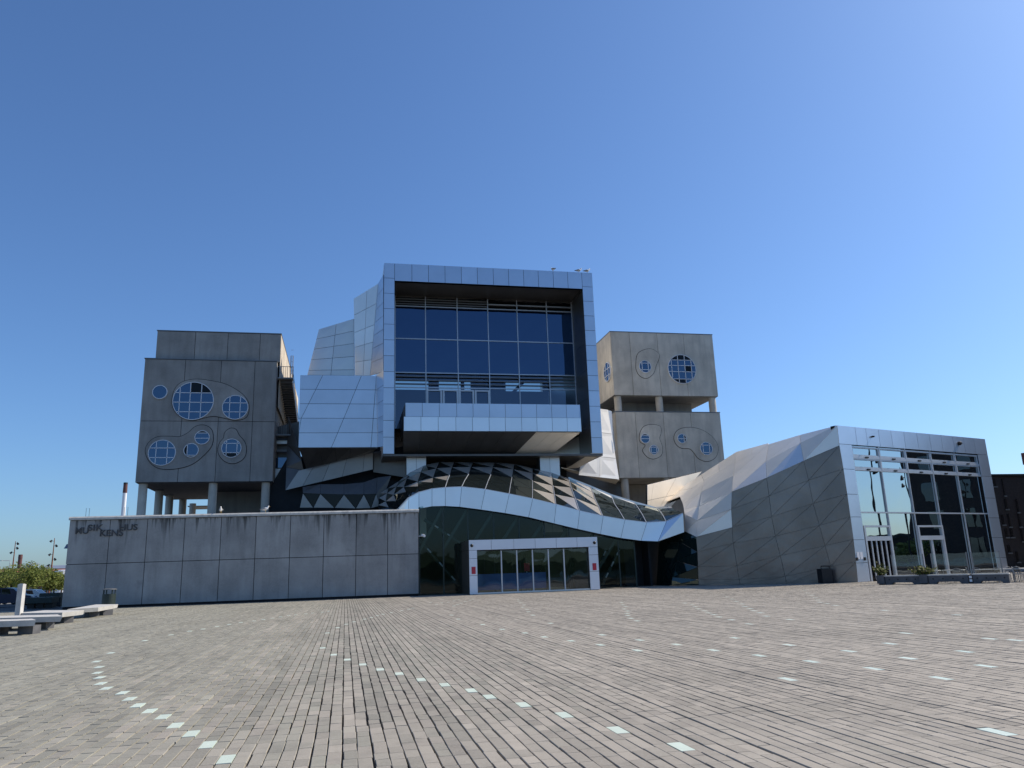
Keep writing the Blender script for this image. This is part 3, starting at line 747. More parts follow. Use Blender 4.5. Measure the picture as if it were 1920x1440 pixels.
# balcony hung in the opening
YC = 67.4
b0, b1, b2 = atY(760, 755, YC + .15), atY(758, 781, YC), atY(757, 807, YC)
bx0, bx1 = b0.x, atY(1087, 757, YC + .15).x
top, mid, low_ = b0.z, atY(758, 781, YC).z, atY(757, 808, YC).z
us = norm([308, 425, 543, 665, 781, 898, 1013, 1130, 1240, 1352, 1462, 1565])
lx0, lx1 = atY(757, 808, YC).x, atY(1090.5, 808, YC).x
for i, j, q in quad_grid(Vector((bx0, YC + .15, mid + .02)), Vector((bx1, YC + .15, mid + .02)), Vector((bx1, YC + .15, top)), Vector((bx0, YC + .15, top)), us, [0, 1]): panel("balcony_panel", q, M['metal'], HL, .016)
for i, j, q in quad_grid(Vector((lx0, YC + .02, low_)), Vector((lx1, YC + .02, low_)), Vector((lx1, YC, mid)), Vector((lx0, YC, mid)), us, [0, 1]): panel("balcony_panel", q, M['sky_metal'], HL, .016)
mb = MB(); mb.box(lx0 + .15, lx1 - .15, YC + .5, YG, low_ + .1, top - .02); mb.build("balcony_core", M['dark_metal'], HL)
sb = 12.3
for k in range(11):
    ua, ub = us[k], us[k + 1]
    a0, a1 = lx0 + (lx1 - lx0) * ua, lx0 + (lx1 - lx0) * ub
    s0 = lx0 + .2 + (lx1 - lx0 - 2.2) * ua; s1 = lx0 + .2 + (lx1 - lx0 - 2.2) * ub
    panel("soffit_panel", [Vector((a0, YC + .45, low_ - .01)), Vector((a1, YC + .45, low_ - .01)), Vector((s1, YB + 1, sb)), Vector((s0, YB + 1, sb))], M['dark_metal'] if k < 8 else M['champagne'], HL, .012)  # right-hand panels pale: sunlight bounced off the roof put into their colour
panel("balcony_cheek", [Vector((lx1, YC + .02, low_)), Vector((bx1, YC + .15, top)), Vector((bx1, YG, top)), Vector((lx1, YG, low_))], M['metal'], HL, 0, .05, face=(1, -.2, 0))
# pylons carrying the hall
for (xa, xb, y) in ((762, 799, 71), (1012, 1049, 71)):
    a, b = atY(xa, 860, y).x, atY(xb, 860, y).x; m_ = (a + b) / 2
    for s, e in ((a, m_), (m_, b)):
        panel("pylon_panel", [Vector((s, y, 5)), Vector((e, y, 5)), Vector((e, y, BZ0 - .21)), Vector((s, y, BZ0 - .21))], M['metal_pale'], HL, .015)
    mb = MB(); mb.box(a + .03, b - .03, y + .05, y + 1.4, 5, BZ0 - .21); mb.build("pylon_core", M['dark_metal'], HL)
# folded cladding on the left
z2 = Z(540, 480, 3)
def clad(name, pts, mat, us=(0, 1), vs=(0, 1), gap=.018):
    """pts: bottom-left, bottom-right, top-right, top-left, each (x, y, depth)"""
    q = [atY(*z2(p[0], p[1]), p[2]) for p in pts]
    for i, j, c in quad_grid(*q, us, vs): panel(name, c, mat, HL, gap); skin(c, HL)
    return q
YA = 71.6
def slanted(pts, rows, seams, mat):
    """flat face with level rows and slanted seams; seams: list of (bottom u, top u)"""
    q = [atY(*z2(p[0], p[1]), p[2]) for p in pts]; backing(q, HL)
    P = lambda u, v: lerp(lerp(q[0], q[1], u), lerp(q[3], q[2], u), v)
    vv = [k / rows for k in range(rows + 1)]
    lines = [(0, 0)] + seams + [(1, 1)]
    at = lambda s, v: min(1, max(0, s[0] + (s[1] - s[0]) * v))
    for r in range(rows):
        for k in range(len(lines) - 1):
            c = clean([P(at(lines[k], vv[r]), vv[r]), P(at(lines[k + 1], vv[r]), vv[r]), P(at(lines[k + 1], vv[r + 1]), vv[r + 1]), P(at(lines[k], vv[r + 1]), vv[r + 1])], .05)
            if len(c) >= 3: panel("metal_panel", c, mat, HL)
slanted([(58, 1078, YA), (506, 1076, YA), (497, 674, YA), (70, 669, YA)], 5, [(-.15, .29), (.41, .80), (.91, 1.0)], M['metal'])
clad("metal_panel", [(506, 1076, YA), (537, 1072, 70.3), (537, 640, 70.3), (497, 674, YA)], M['metal'], (0, 1), [0, .2, .4, .6, .8, 1])
clad("metal_panel", [(108, 669, 78), (374, 672, 76.5), (370, 352, 76.5), (173, 412, 78)], M['metal_pale'], (0, .5, 1), [0, .1, .33, .56, .78, 1])
clad("metal_panel", [(376, 672, 75.5), (462, 673, 74), (506, 155, 73), (369, 240, 75.5)], M['metal_pale'], (0, .55, 1), [0, .17, .36, .55, .78, 1])
clad("metal_panel", [(462, 673, 74), (536, 650, 70.4), (536, 105, 70.4), (506, 155, 73)], M['metal'], (0, 1), [0, .14, .29, .43, .57, .71, .86, 1])
# undersides, lower beam with its shade put into the colour, dark flank
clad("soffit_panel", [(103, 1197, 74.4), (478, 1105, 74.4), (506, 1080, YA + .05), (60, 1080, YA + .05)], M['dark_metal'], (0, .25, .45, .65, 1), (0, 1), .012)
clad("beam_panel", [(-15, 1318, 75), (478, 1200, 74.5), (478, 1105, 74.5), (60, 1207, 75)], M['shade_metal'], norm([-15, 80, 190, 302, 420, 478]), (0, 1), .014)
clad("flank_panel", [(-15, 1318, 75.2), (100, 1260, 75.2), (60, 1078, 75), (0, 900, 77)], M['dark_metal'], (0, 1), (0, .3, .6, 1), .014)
mb = MB(); mb.solid([atY(520, 800, 78.5), atY(562, 790, 78.5), atY(562, 935, 78.5), atY(512, 935, 78.5)], (0, .3, 0)); mb.build("flank_core", M['dark_metal'], HL)
mb = MB(); mb.solid([atY(700, 848, 74.6), atY(790, 830, 72), atY(790, 900, 72), atY(700, 885, 74.6)], (0, .3, 0)); mb.build("soffit_return", M['dark_metal'], HL)
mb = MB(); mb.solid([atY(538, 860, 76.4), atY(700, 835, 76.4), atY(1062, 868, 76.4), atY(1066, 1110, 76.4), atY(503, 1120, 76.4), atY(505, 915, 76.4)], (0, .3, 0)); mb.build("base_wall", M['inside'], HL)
mb = MB(); mb.solid([atY(1040, 866, 85), atY(1105, 872, 85), atY(1120, 896, 85), atY(1175, 896, 85), atY(1175, 1110, 85), atY(1040, 1110, 85)], (0, .3, 0)); mb.build("base_wall", M['dark_metal'], HL)
# link bridge to the left tower
for (xa, ya, xb, yb, mt) in ((517, 858, 537, 877, 'glass_round'), (515.5, 879, 536, 904, 'metal_pale'), (517, 826, 538, 832, 'metal_pale'), (517, 843, 538, 847, 'louvre')):
    p, q = atY(xa, ya, 77.6), atY(xb, yb, 77.6)
    MB().box(p.x, q.x, 77.6, 77.9, q.z, p.z).build("bridge_pane" if 'glass' in mt else "bridge_panel", M[mt], HL)
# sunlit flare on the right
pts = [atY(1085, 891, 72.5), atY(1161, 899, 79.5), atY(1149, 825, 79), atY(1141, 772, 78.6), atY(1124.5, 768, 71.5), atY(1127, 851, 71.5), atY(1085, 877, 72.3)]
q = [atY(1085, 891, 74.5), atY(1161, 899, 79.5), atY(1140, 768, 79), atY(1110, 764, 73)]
for i, j, c in quad_grid(*q, (0, .5, 1), (0, .3, .65, 1)): panel("metal_panel", c, M['sunlit_metal'], HL); skin(c, HL)
q = [atY(1150, 850, 78.9), atY(1154, 846, 80), atY(1147, 771, 80), atY(1136, 768, 78.9)]
panel("metal_panel", q, M['metal'], HL, 0)
q = [atY(1062, 880, 74.4), atY(1161, 899, 79.6), atY(1161, 903, 84), atY(1075, 890, 84)]
panel("soffit_panel", [atY(1052, 877, 73), atY(1161, 900, 79.6), atY(1154, 908, 84), atY(1066, 884, 76)], M['champagne'], HL, 0)
# right pillar foot: chamfered underside
panel("soffit_panel", [Vector((IXR - .05, YB + .02, BZ0)), Vector((BXR, YB + .02, BZ0)), atY(1085, 877, 74), atY(1062, 879, 74)], M['champagne'], HL, 0)

# ================================================================== FOYER
FO = thing("glass_foyer", "low wavy foyer with triangulated glass and metal roof and a curved aluminium fascia", "foyer", Vector((14, 62, 0)))
zb = Z(840, 850, 6.4)
st_ = [  # fascia bottom, fascia top, mid roof, rear roof (photo) and depths of front / mid / rear
    ((716, 985), (715, 965), (709, 947), (712, 925), 65.0, 67.5, 70),
    ((736, 983), (735, 965), (723, 940), (728, 915), 64.4, 67.2, 70.3),
    ((750, 975), (748, 953), (738, 928), (748, 902), 63.6, 67.0, 70.6),
    ((766, 964), (766, 933.5), (757, 913), (768, 886), 63.0, 66.8, 71),
    ((785.5, 954), (785.5, 923), (783, 903), (795, 872), 62.6, 66.6, 71.2),
    ((810, 949.5), (810, 916.6), (812, 895), (824, 866), 62.3, 66.5, 71.3),
    ((835, 949), (835, 914), (843, 891), (852, 866), 62.1, 66.4, 71.4),
    ((862, 950.5), (865.8, 912.7), (879, 889), (887, 867), 62, 66.4, 71.4),
    ((902, 955.7), (910, 917.5), (920.5, 890), (927.5, 867), 62, 66.4, 71.4),
    ((947, 962.2), (955, 926), (960, 895), (965, 870), 62, 66.4, 71.4),
    ((991, 970), (999, 935), (998.6, 901.5), (999, 878), 62, 66.3, 71.2),
    ((1039, 981.5), (1043, 945.5), (1037, 911), (1034, 886), 62, 66.2, 71),
    ((1083, 992), (1087, 957.5), (1071, 914), (1066, 897), 61.9, 66, 70.4),
    ((1126, 1001.5), (1131, 967.5), (1116, 937), (1107, 913), 61.8, 65.6, 69.6),
    ((1164, 1009), (1172, 974.5), (1152, 945), (1145, 929), 61.7, 65.2, 69),
    ((1202, 1014), (1213, 979.5), (1198, 955), (1187, 942), 61.6, 64.8, 68.4),
    ((1234, 1015.3), (1249.7, 977.5), (1238.6, 960), (1228, 953), 61.4, 64, 67.4),
    ((1283, 998), (1281, 962), (1268, 957), (1257, 952), 60.9, 62.6, 65.5)]
fb, ft, fm, fr_ = [], [], [], []
for b, t, m_, r_, y0_, y1_, y2_ in st_:
    fb.append(atY(*b, y0_)); ft.append(atY(*t, y0_)); fm.append(atY(*m_, y1_)); fr_.append(atY(*r_, y2_))
for k in range(len(st_) - 1):
    q = [fb[k], fb[k + 1], ft[k + 1], ft[k]]
    panel("fascia_panel", q, M['sky_metal'], FO, .014, .06); backing(q, FO, .05)
rows = []
for k in range(len(st_)):
    a, m_, r_ = ft[k] + Vector((0, .12, -.02)), fm[k], fr_[k]
    rows.append([a, lerp(a, m_, .5) + Vector((0, 0, .06)), m_, lerp(m_, r_, .5) + Vector((0, 0, .1)), r_])
for k in range(len(st_) - 1):
    for j in range(4):
        p00, p10, p11, p01 = rows[k][j], rows[k + 1][j], rows[k + 1][j + 1], rows[k][j + 1]
        up_m = M['roof_metal'] if j > 0 or k >= 10 else M['glass_roof']
        if 6 <= k <= 9 and j < 2: up_m = M['glass_roof']
        if k >= 13: up_m = M['glass_roof'] if j < 3 else M['metal_pale']
        lo_m = M['glass_roof']
        a = panel("roof_panel" if up_m is M['roof_metal'] or up_m is M['metal_pale'] else "roof_pane", [p01, p11, p10], up_m, FO, .012, .05, face=(0, -.6, 1))
        b = panel("roof_pane", [p00, p10, p01], lo_m, FO, .03, .05, face=(0, -.6, 1))
    for j in range(4):
        q = [rows[k][j], rows[k + 1][j], rows[k + 1][j + 1], rows[k][j + 1]]
        mb = MB(); mb.face([p + Vector((0, .05, -.12)) for p in q]); mb.build("roof_liner", M['joint'], FO)
for k in range(6, len(st_) - 1):
    mb = MB()
    for j in range(2 if k < 12 else 4): mb.bar(rows[k][j] + Vector((0, -.01, .03)), rows[k][j + 1] + Vector((0, -.01, .03)), .045, .04)
    mb.build("roof_bar", M['mullion'], FO)
MBr = MB()
for k in range(12, len(st_) - 1): MBr.bar(fr_[k] + Vector((0, 0, .05)), fr_[k + 1] + Vector((0, 0, .05)), .25, .16)
MBr.build("roof_edge_trim", M['metal_pale'], FO)
mb = MB()
for k in range(len(st_) - 1): mb.bar(ft[k] + Vector((0, .08, .015)), ft[k + 1] + Vector((0, .08, .015)), .14, .04)
mb.build("fascia_gutter", M['white'], FO)
# dark band of metal and glass triangles behind the concrete wall
zt_ = Z(560, 860, 1920 / 340)
Yt = 72.0
base = [(10, 520), (155, 520), (380, 522), (605, 528), (765, 525), (865, 500)]
tops = [(45, 365), (230, 372), (480, 380), (690, 378), (820, 372)]
bp = [atY(*zt_(*p), Yt) for p in base]; tp = [atY(*zt_(*p), Yt) for p in tops]
for k in range(5):
    panel("triangle_panel", [bp[k], bp[k + 1], tp[k]], M['shade_metal'], FO, .02)
    if k < 4: panel("triangle_pane", [tp[k], bp[k + 1], tp[k + 1]], M['glass_dark'], FO, .02)
hi = [atY(*zt_(*p), Yt + .6) for p in ((40, 300), (230, 270), (480, 270), (690, 250), (830, 200))]
for k in range(4): panel("band_panel", [tp[k], tp[k + 1], hi[k + 1], hi[k]], M['dark_metal'], FO, .012)
panel("band_panel", [tp[4], bp[5], atY(*zt_(980, 180), Yt), hi[4]], M['dark_metal'], FO, .012)
# front glass under the fascia
YF = 62.5
xf = [5.5]; xf += [float(fb[k].x) for k in range(5, 17)]
xf[1:1] = []
def under(x):
    for k in range(len(fb) - 1):
        if fb[k].x <= x <= fb[k + 1].x: return fb[k].z + (fb[k + 1].z - fb[k].z) * (x - fb[k].x) / (fb[k + 1].x - fb[k].x)
    return fb[4].z
gxs = [5.7, 7.6, 9.6, 11.7, 13.8, 15.9, 18.0, 20.1, 22.2, 23.6]
for k in range(len(gxs) - 1):
    a, b = gxs[k], gxs[k + 1]
    mb = MB(); mb.face([(a, YF, 0), (b, YF, 0), (b, YF, under(b) + .15), (a, YF, under(a) + .15)]); mb.build("foyer_pane", M['glass_foyer'], FO)
for k in range(len(gxs)):
    x = gxs[k]; MB().box(x - .05, x + .05, YF - .02, YF + .12, 0, under(x) + .1).build("foyer_mullion", M['beam'], FO)
for k in range(len(gxs) - 2):
    a, b = gxs[k], gxs[k + 1]
    MB().bar((a, YF + .5, max(.2, under(a) - 3.4)), (b, YF + .5, under(b) - .1), .16, .22).build("brace", M['beam'], FO)
for (p, q) in (((6.2, 63.6, 5.9), (9.9, 63.6, 3.4)), ((5.8, 64, 4.3), (9, 64, .6)), ((20, 63.8, 0.2), (21.6, 63.8, 3.2)), ((21, 63.8, 0.2), (22.8, 63.8, 3.2))):
    MB().tube([p, q], .14, 10).build("strut", M['beam'], FO)
    for t in (.25, .55, .85):
        c = lerp(p, q, t); d = (Vector(q) - Vector(p)).normalized() * .22
        MB().tube([c - d + Vector((0, -.14, .06)), c + d + Vector((0, -.14, .06))], .06, 8).build("strut_lamp", M['white'], FO)
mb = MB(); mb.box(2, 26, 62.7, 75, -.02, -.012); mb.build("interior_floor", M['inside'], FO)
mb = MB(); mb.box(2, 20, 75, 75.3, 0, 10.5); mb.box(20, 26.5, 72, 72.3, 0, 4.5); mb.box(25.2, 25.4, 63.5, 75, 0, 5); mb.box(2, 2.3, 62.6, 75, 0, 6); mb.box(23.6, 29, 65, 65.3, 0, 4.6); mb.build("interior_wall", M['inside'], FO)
mb = MB(); mb.box(9.9, 15.4, 60.6, 60.9, .25, 1.45); mb.build("door_blue_band", M['blue_band'], FO)  # added box that makes the blue band low in the doors
# right hand glass facets down to the ground
z6b = Z(1180, 780, 1864 / 440)

# ---- entrance portal
EN = thing("entrance_portal", "wide white metal portal framing six sliding glass doors under the wavy foyer", "entrance", Vector((14, 58.5, 0)))
YE = 58.5
ex0, ex1, eh = 9.02, 19.1, 3.98
ix0, ix1, ih = atY(896, 1100, YE).x, atY(1107, 1095, YE).x, 3.22
xs_ = [ex0] + [ex0 + (ex1 - ex0) * t for t in (.17, .342, .507, .672, .836)] + [ex1]
for k in range(6):
    panel("portal_panel", [Vector((xs_[k], YE, ih)), Vector((xs_[k + 1], YE, ih)), Vector((xs_[k + 1], YE, eh)), Vector((xs_[k], YE, eh))], M['portal'], EN, .012, .08)
for a, b in ((ex0, ix0), (ix1, ex1)):
    for z0, z1 in ((0.02, 1.38), (1.38, 2.62), (2.62, ih)):
        panel("portal_panel", [Vector((a, YE, z0)), Vector((b, YE, z0)), Vector((b, YE, z1)), Vector((a, YE, z1))], M['portal'], EN, .012, .08)
mb = MB(); mb.box(ex0 + .02, ix0 - .02, YE + .06, YF + 2, 0, ih); mb.box(ix1 + .02, ex1 - .02, YE + .06, YF + 2, 0, ih); mb.box(ex0 + .02, ex1 - .02, YE + .06, YF + 2, ih + .02, eh - .02); mb.build("portal_core", M['dark_metal'], EN)
zd = Z(860, 990, 1920 / 290)
dx = [ix0] + [atY(*zd(x, 800), YE).x for x in (550, 745, 943, 1143, 1338)] + [ix1]
for k in range(6):
    a, b = dx[k], dx[k + 1]
    mb = MB(); mb.face([(a, YE + .3, .12), (b, YE + .3 + random.gauss(0, .01), .12), (b, YE + .3, ih), (a, YE + .3, ih)]); d_ = mb.build("door", M['glass_door'], EN)
for k in range(1, 6): MB().box(dx[k] - .045, dx[k] + .045, YE + .22, YE + .34, .12, ih).build("door_stile", M['mullion'], EN)
MB().box(ix0, ix1, YE + .12, YE + .36, .015, .13).build("door_sill", M['metal_pale'], EN)
MB().box(ix0, ix1, YE + .2, YE + .36, ih - .08, ih - .003).build("door_header", M['black'], EN)
for px, py in ((888, 1069.5), (1114.6, 1062.5)):
    p = atY(px, py, YE); MB().box(p.x - .15, p.x + .15, YE - .035, YE - .004, p.z - .26, p.z + .26).build("red_notice", M['red'], EN)
for px, py in ((884.5, 1023), (1114.5, 1017.5)):
    p = atY(px, py, YE); mb = MB(); mb.tube([(p.x, YE - .004, p.z), (p.x, YE - .07, p.z), (p.x, YE - .14, p.z)], [.12, .115, .05], 14); mb.build("dome_camera", M['black'], EN)
t = thing("standing_sign", "small red information stand on a pole inside the entrance doors", "sign", Vector((14.0, 61.2, 0)))
MB().box(13.8, 14.25, 61.15, 61.2, 1.55, 2.2).build("sign_board", M['red'], t); MB().tube([(14.02, 61.22, .03), (14.02, 61.22, 1.6)], .04, 8).build("pole", M['white'], t); MB().tube([(14.02, 61.22, 0), (14.02, 61.22, .04)], .25, 12).build("foot", M['black'], t)
t = thing("security_camera", "small white security camera on the end of the stained concrete wall", "camera", atY(791, 1005, 61.3))
p = atY(790, 1005, 61.5)
MB().bar(WR + Vector((-.0, .3, 0)) + Vector((0, 0, p.z)), WR + Vector((.45, .3, p.z)), .06, .06).build("bracket", M['white'], t)
MB().tube([WR + Vector((.3, .1, p.z + .05)), WR + Vector((.45, -.3, p.z - .02))], .1, 10).build("housing", M['white'], t)

# ================================================================== RESTAURANT PAVILION (folded wedge + glass front)
CF = thing("restaurant_pavilion", "faceted metal pavilion with a slanting folded side and a glazed restaurant front at right", "pavilion", P_CAFE)
pl_base = G(1309.8, 1097.5); pl_d = (P_CAFE - pl_base); pl_d.z = 0; pl_d.normalize()
pl_n = Vector((-pl_d.y, pl_d.x, 0))                       # away from the camera side
if pl_n.dot(CAM - pl_base) > 0: pl_n = -pl_n
def W_(x, y, back=0.0): return onP(*z6b(x, y), P_CAFE + pl_n * back * 1.7, pl_n)
# columns of the fold, top to bottom
Cc = [(1650, 75), (1650, 75), (1668, 235), (1700, 420), (1730, 620), (1755, 800), (1780, 980), (1800, 1160), (1815, 1320)]
Bc = [(1355, 150, 3.0), (1358, 215, 1.6), (1385, 355), (1425, 510), (1460, 695), (1510, 870), (1555, 1030), (1600, 1195), (1632, 1328)]
Ac = [(1105, 225, 4.5), (1085, 360, 2), (1090, 490), (1110, 635), (1130, 800), (1160, 955), (1200, 1110), (1238, 1275), (1250, 1333)]
Dc = [(840, 370, 5), (825, 475, 2.4), (815, 600), (810, 740), (818, 885), (825, 1010), (855, 1190), (872, 1300), (880, 1338)]
Ec = [(590, 510, 6), (570, 605, 3.6), (555, 715, 2), (540, 830, .8), (530, 960), (540, 1080), (545, 1200), (548, 1300), (550, 1345)]
Tc = [(400, 640, 5.5), (425, 700, 3.5), (432, 740, 2.4), (438, 780, 1.6), (440, 915, .9), (400, 1000, .7), (370, 1150, .4), (345, 1280, .2), (325, 1348, .1)]
cols = [[W_(*p) for p in c] for c in (Tc, Ec, Dc, Ac, Bc, Cc)]
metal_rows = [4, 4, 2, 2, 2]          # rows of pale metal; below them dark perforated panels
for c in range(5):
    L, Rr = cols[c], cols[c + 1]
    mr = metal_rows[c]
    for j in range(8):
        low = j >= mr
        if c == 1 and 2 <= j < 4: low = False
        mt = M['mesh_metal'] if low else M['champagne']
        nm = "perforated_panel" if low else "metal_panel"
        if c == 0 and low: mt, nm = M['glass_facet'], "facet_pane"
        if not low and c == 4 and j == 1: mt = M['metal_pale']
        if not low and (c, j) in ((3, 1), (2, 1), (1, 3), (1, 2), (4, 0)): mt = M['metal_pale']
        q = [L[j], Rr[j], Rr[j + 1], L[j + 1]]
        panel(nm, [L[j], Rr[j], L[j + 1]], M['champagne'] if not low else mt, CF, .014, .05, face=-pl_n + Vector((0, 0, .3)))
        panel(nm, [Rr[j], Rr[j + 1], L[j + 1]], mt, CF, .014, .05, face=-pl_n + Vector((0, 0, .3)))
        for tri in ([L[j], Rr[j], L[j + 1]], [Rr[j], Rr[j + 1], L[j + 1]]):
            tri = clean(tri)
            if len(tri) == 3: skin(tri, CF, .06, M['louvre'] if low and c else M['joint'])
ridge = [W_(190, 720, 9.5), W_(570, 465, 9), W_(850, 285, 7.5), W_(1105, 215, 4.8)]
for k in range(3):
    a, b, c_, d_ = ridge[k], ridge[k + 1], cols[k + 1][0], cols[k][0]
    for s in range(2):
        panel("metal_panel", [lerp(a, b, s / 2), lerp(a, b, (s + 1) / 2), lerp(d_, c_, (s + 1) / 2), lerp(d_, c_, s / 2)], M['champagne'], CF, .014, .05, face=(-.3, -.3, 1))
    for tri in ((a, b, d_), (b, c_, d_)): skin(list(tri), CF, .25)
# facets of glass closing on the foyer front
fg = [Vector((23.6, YF, 3.6)), Vector((23.6, YF, 0))]
tcol = cols[0]
fz = [W_(235, 1000, 1.6), W_(215, 1352, 1.2)]
panel("facet_pane", [fz[0], tcol[4], tcol[5]], M['glass_facet'], CF, .02)
panel("facet_pane", [fz[0], tcol[5], tcol[7]], M['glass_facet'], CF, .02)
panel("facet_pane", [fz[0], tcol[7], tcol[8], fz[1]], M['glass_facet'], CF, .02)
mb = MB(); mb.face([fz[0] + pl_n * .1, tcol[4] + pl_n * .1, tcol[8] + pl_n * .1, fz[1] + pl_n * .1]); mb.build("liner", M['inside'], CF)
# slab of pale cladding behind the slope
q = [atY(1214, 955, 71), atY(1260, 948, 74), atY(1316, 884, 78), atY(1214, 909, 71)]
backing(q, CF)
for i, j, c in quad_grid(*q, (0, .1, .5, 1), (0, .35, 1)): panel("rear_panel", c, M['champagne'], CF, .016)
# glass front
def K(s, z, d=0.0): return P_CAFE + D_CAFE * s + Vector((0, 0, z)) - N_CAFE * d
KW, KH = 19.6, 11.41
fx = [0, 2.27, 3.52, 5.04, 6.59, 8.21, 9.9, 11.58, 13.17, 14.8, 16.35, 17.9, KW]
for k in range(12):
    panel("frieze_panel", [K(fx[k], 10.0), K(fx[k + 1], 10.0), K(fx[k + 1], KH), K(fx[k], KH)], M['metal'], CF, .014)
zp = [10.0, 8.13, 6.28, 4.62, 2.98, 1.34, 0]
for k in range(6):
    for a, b in ((0, 1.62), (18.1, KW)):
        panel("pillar_panel", [K(a, zp[k + 1]), K(b, zp[k + 1]), K(b, zp[k]), K(a, zp[k])], M['metal'], CF, .014)
mb = MB()
mb.solid([K(.05, 0, -.05), K(1.57, 0, -.05), K(1.57, 10, -.05), K(.05, 10, -.05)], N_CAFE * .4)
mb.solid([K(18.15, 0, -.05), K(KW - .05, 0, -.05), K(KW - .05, 10, -.05), K(18.15, 10, -.05)], N_CAFE * .4)
mb.solid([K(.05, 10.0, -.05), K(KW - .05, 10.0, -.05), K(KW - .05, KH - .03, -.05), K(.05, KH - .03, -.05)], N_CAFE * .4)
mb.build("frame_core", M['joint'], CF)
mb = MB(); mb.solid([K(1.2, KH - .5, -.4), K(KW - .1, KH - .5, -.4), K(KW - .1, KH - .5, -8), K(9, KH - .5, -8)], (0, 0, -.2)); mb.build("roof", M['dark_metal'], CF)
mb = MB(); mb.solid([K(KW - .03, 0, -.4), K(KW - .03, 0, -12), K(KW - .03, KH, -12), K(KW - .03, KH, -.4)], -D_CAFE * .2); mb.build("side_wall", M['dark_metal'], CF)
ms = [1.62, 4.86, 8.13, 11.42, 14.78, 18.1]
zr_ = [10.0, 9.1, 8.18, 4.97, 0]
for i in range(5):
    for j in range(4):
        a, b, z1, z0 = ms[i], ms[i + 1], zr_[j], zr_[j + 1]
        tl = random.gauss(0, .012)
        if i in (0, 2) and j == 3: z0 = 4.0
        mb = MB(); mb.face([K(a, z0, -.18), K(b, z0, -.18 + tl), K(b, z1, -.18 + tl), K(a, z1, -.18)]); mb.build("window_pane", M['glass_cafe'], CF)
        if j < 2:      # framed opening lights
            mb = MB(); f_ = .14
            for (s0, s1, h0, h1) in ((a + .05, a + f_, z0 + .08, z1 - .08), (b - f_, b - .05, z0 + .08, z1 - .08), (a + f_, b - f_, z1 - .2, z1 - .08), (a + f_, b - f_, z0 + .08, z0 + .2)):
                mb.solid([K(s0, h0, -.08), K(s1, h0, -.08), K(s1, h1, -.08), K(s0, h1, -.08)], N_CAFE * .08)
            mb.build("window_frame", M['mullion'], CF)
            c = (a + b) / 2; mb = MB(); mb.solid([K(c - .16, z0 - .04, .03), K(c + .16, z0 - .04, .03), K(c + .16, z0 + .06, .03), K(c - .16, z0 + .06, .03)], N_CAFE * .1); mb.build("window_motor", M['black'], CF)
for s in ms[1:-1]:
    mb = MB(); mb.solid([K(s - .035, 0, -.06), K(s + .035, 0, -.06), K(s + .035, 10, -.06), K(s - .035, 10, -.06)], N_CAFE * .1); mb.build("mullion", M['mullion'], CF)
for z in (9.1, 8.18, 4.97):
    h = .09 if z > 6 else .05
    mb = MB(); mb.solid([K(1.62, z - h, -.06), K(18.1, z - h, -.06), K(18.1, z + h, -.06), K(1.62, z + h, -.06)], N_CAFE * .1); mb.build("transom", M['mullion'], CF)
def doorset(a, b, leaf_n, dark):
    mb = MB()
    for s in (a + .06, b - .06): mb.solid([K(s - .09, 0, .0), K(s + .09, 0, .0), K(s + .09, 4.0, .0), K(s - .09, 4.0, .0)], N_CAFE * .14)
    for z, h in ((3.94, .07), (3.05, .16)): mb.solid([K(a + .15, z - h, .0), K(b - .15, z - h, .0), K(b - .15, z + h, .0), K(a + .15, z + h, .0)], N_CAFE * .14)
    mb.build("door_frame", M['mullion'], CF)
    mb = MB(); mb.face([K(a, 3.1, -.12), K(b, 3.1, -.12), K(b, 4, -.12), K(a, 4, -.12)]); mb.build("window_pane", M['glass_cafe'], CF)
    wl = (b - a - .3) / leaf_n
    for k in range(leaf_n):
        s0, s1 = a + .15 + k * wl, a + .15 + (k + 1) * wl
        mb = MB(); mb.face([K(s0, .1, -.12), K(s1, .1, -.12), K(s1, 2.95, -.12), K(s0, 2.95, -.12)]); d_ = mb.build("door", M['glass_dark'] if dark else M['glass_cafe'], CF)
        e = .06 if dark else .12; mb = MB()
        for s in (s0 + e / 2, s1 - e / 2): mb.solid([K(s - e / 2, .1, -.05), K(s + e / 2, .1, -.05), K(s + e / 2, 2.92, -.05), K(s - e / 2, 2.92, -.05)], N_CAFE * .06)
        mb.build("door_stile", M['mullion'], d_)
doorset(1.75, 4.8, 5, True); doorset(8.2, 11.4, 2, False)
for s, z, r in ((15.56, 10.8, .16), (4.14, 10.75, .07)):
    c = K(s, z, 0.01); MB().tube([c, c - N_CAFE * .12, c - N_CAFE * .24], [r, r, r * .5], 12).build("dome_camera", M['black'], CF)
for s in (.62, .98):
    mb = MB(); mb.solid([K(s - .14, 1.62, .03), K(s + .14, 1.62, .03), K(s + .14, 2.1, .03), K(s - .14, 2.1, .03)], N_CAFE * .02); mb.build("opening_hours_notice", M['paper'], CF)
for s in (.42, 1.3):
    mb = MB(); mb.solid([K(s - .1, 1.5, .06), K(s + .1, 1.5, .06), K(s + .1, 1.72, .06), K(s - .1, 1.72, .06)], N_CAFE * .06); mb.build("wall_lamp", M['black'], CF)
mb = MB(); mb.solid([K(.2, 0, -.3), K(KW - .2, 0, -.3), K(KW - .2, 10, -.3), K(.2, 10, -.3)], N_CAFE * .1); mb.build("interior_screen", M['inside'], CF)

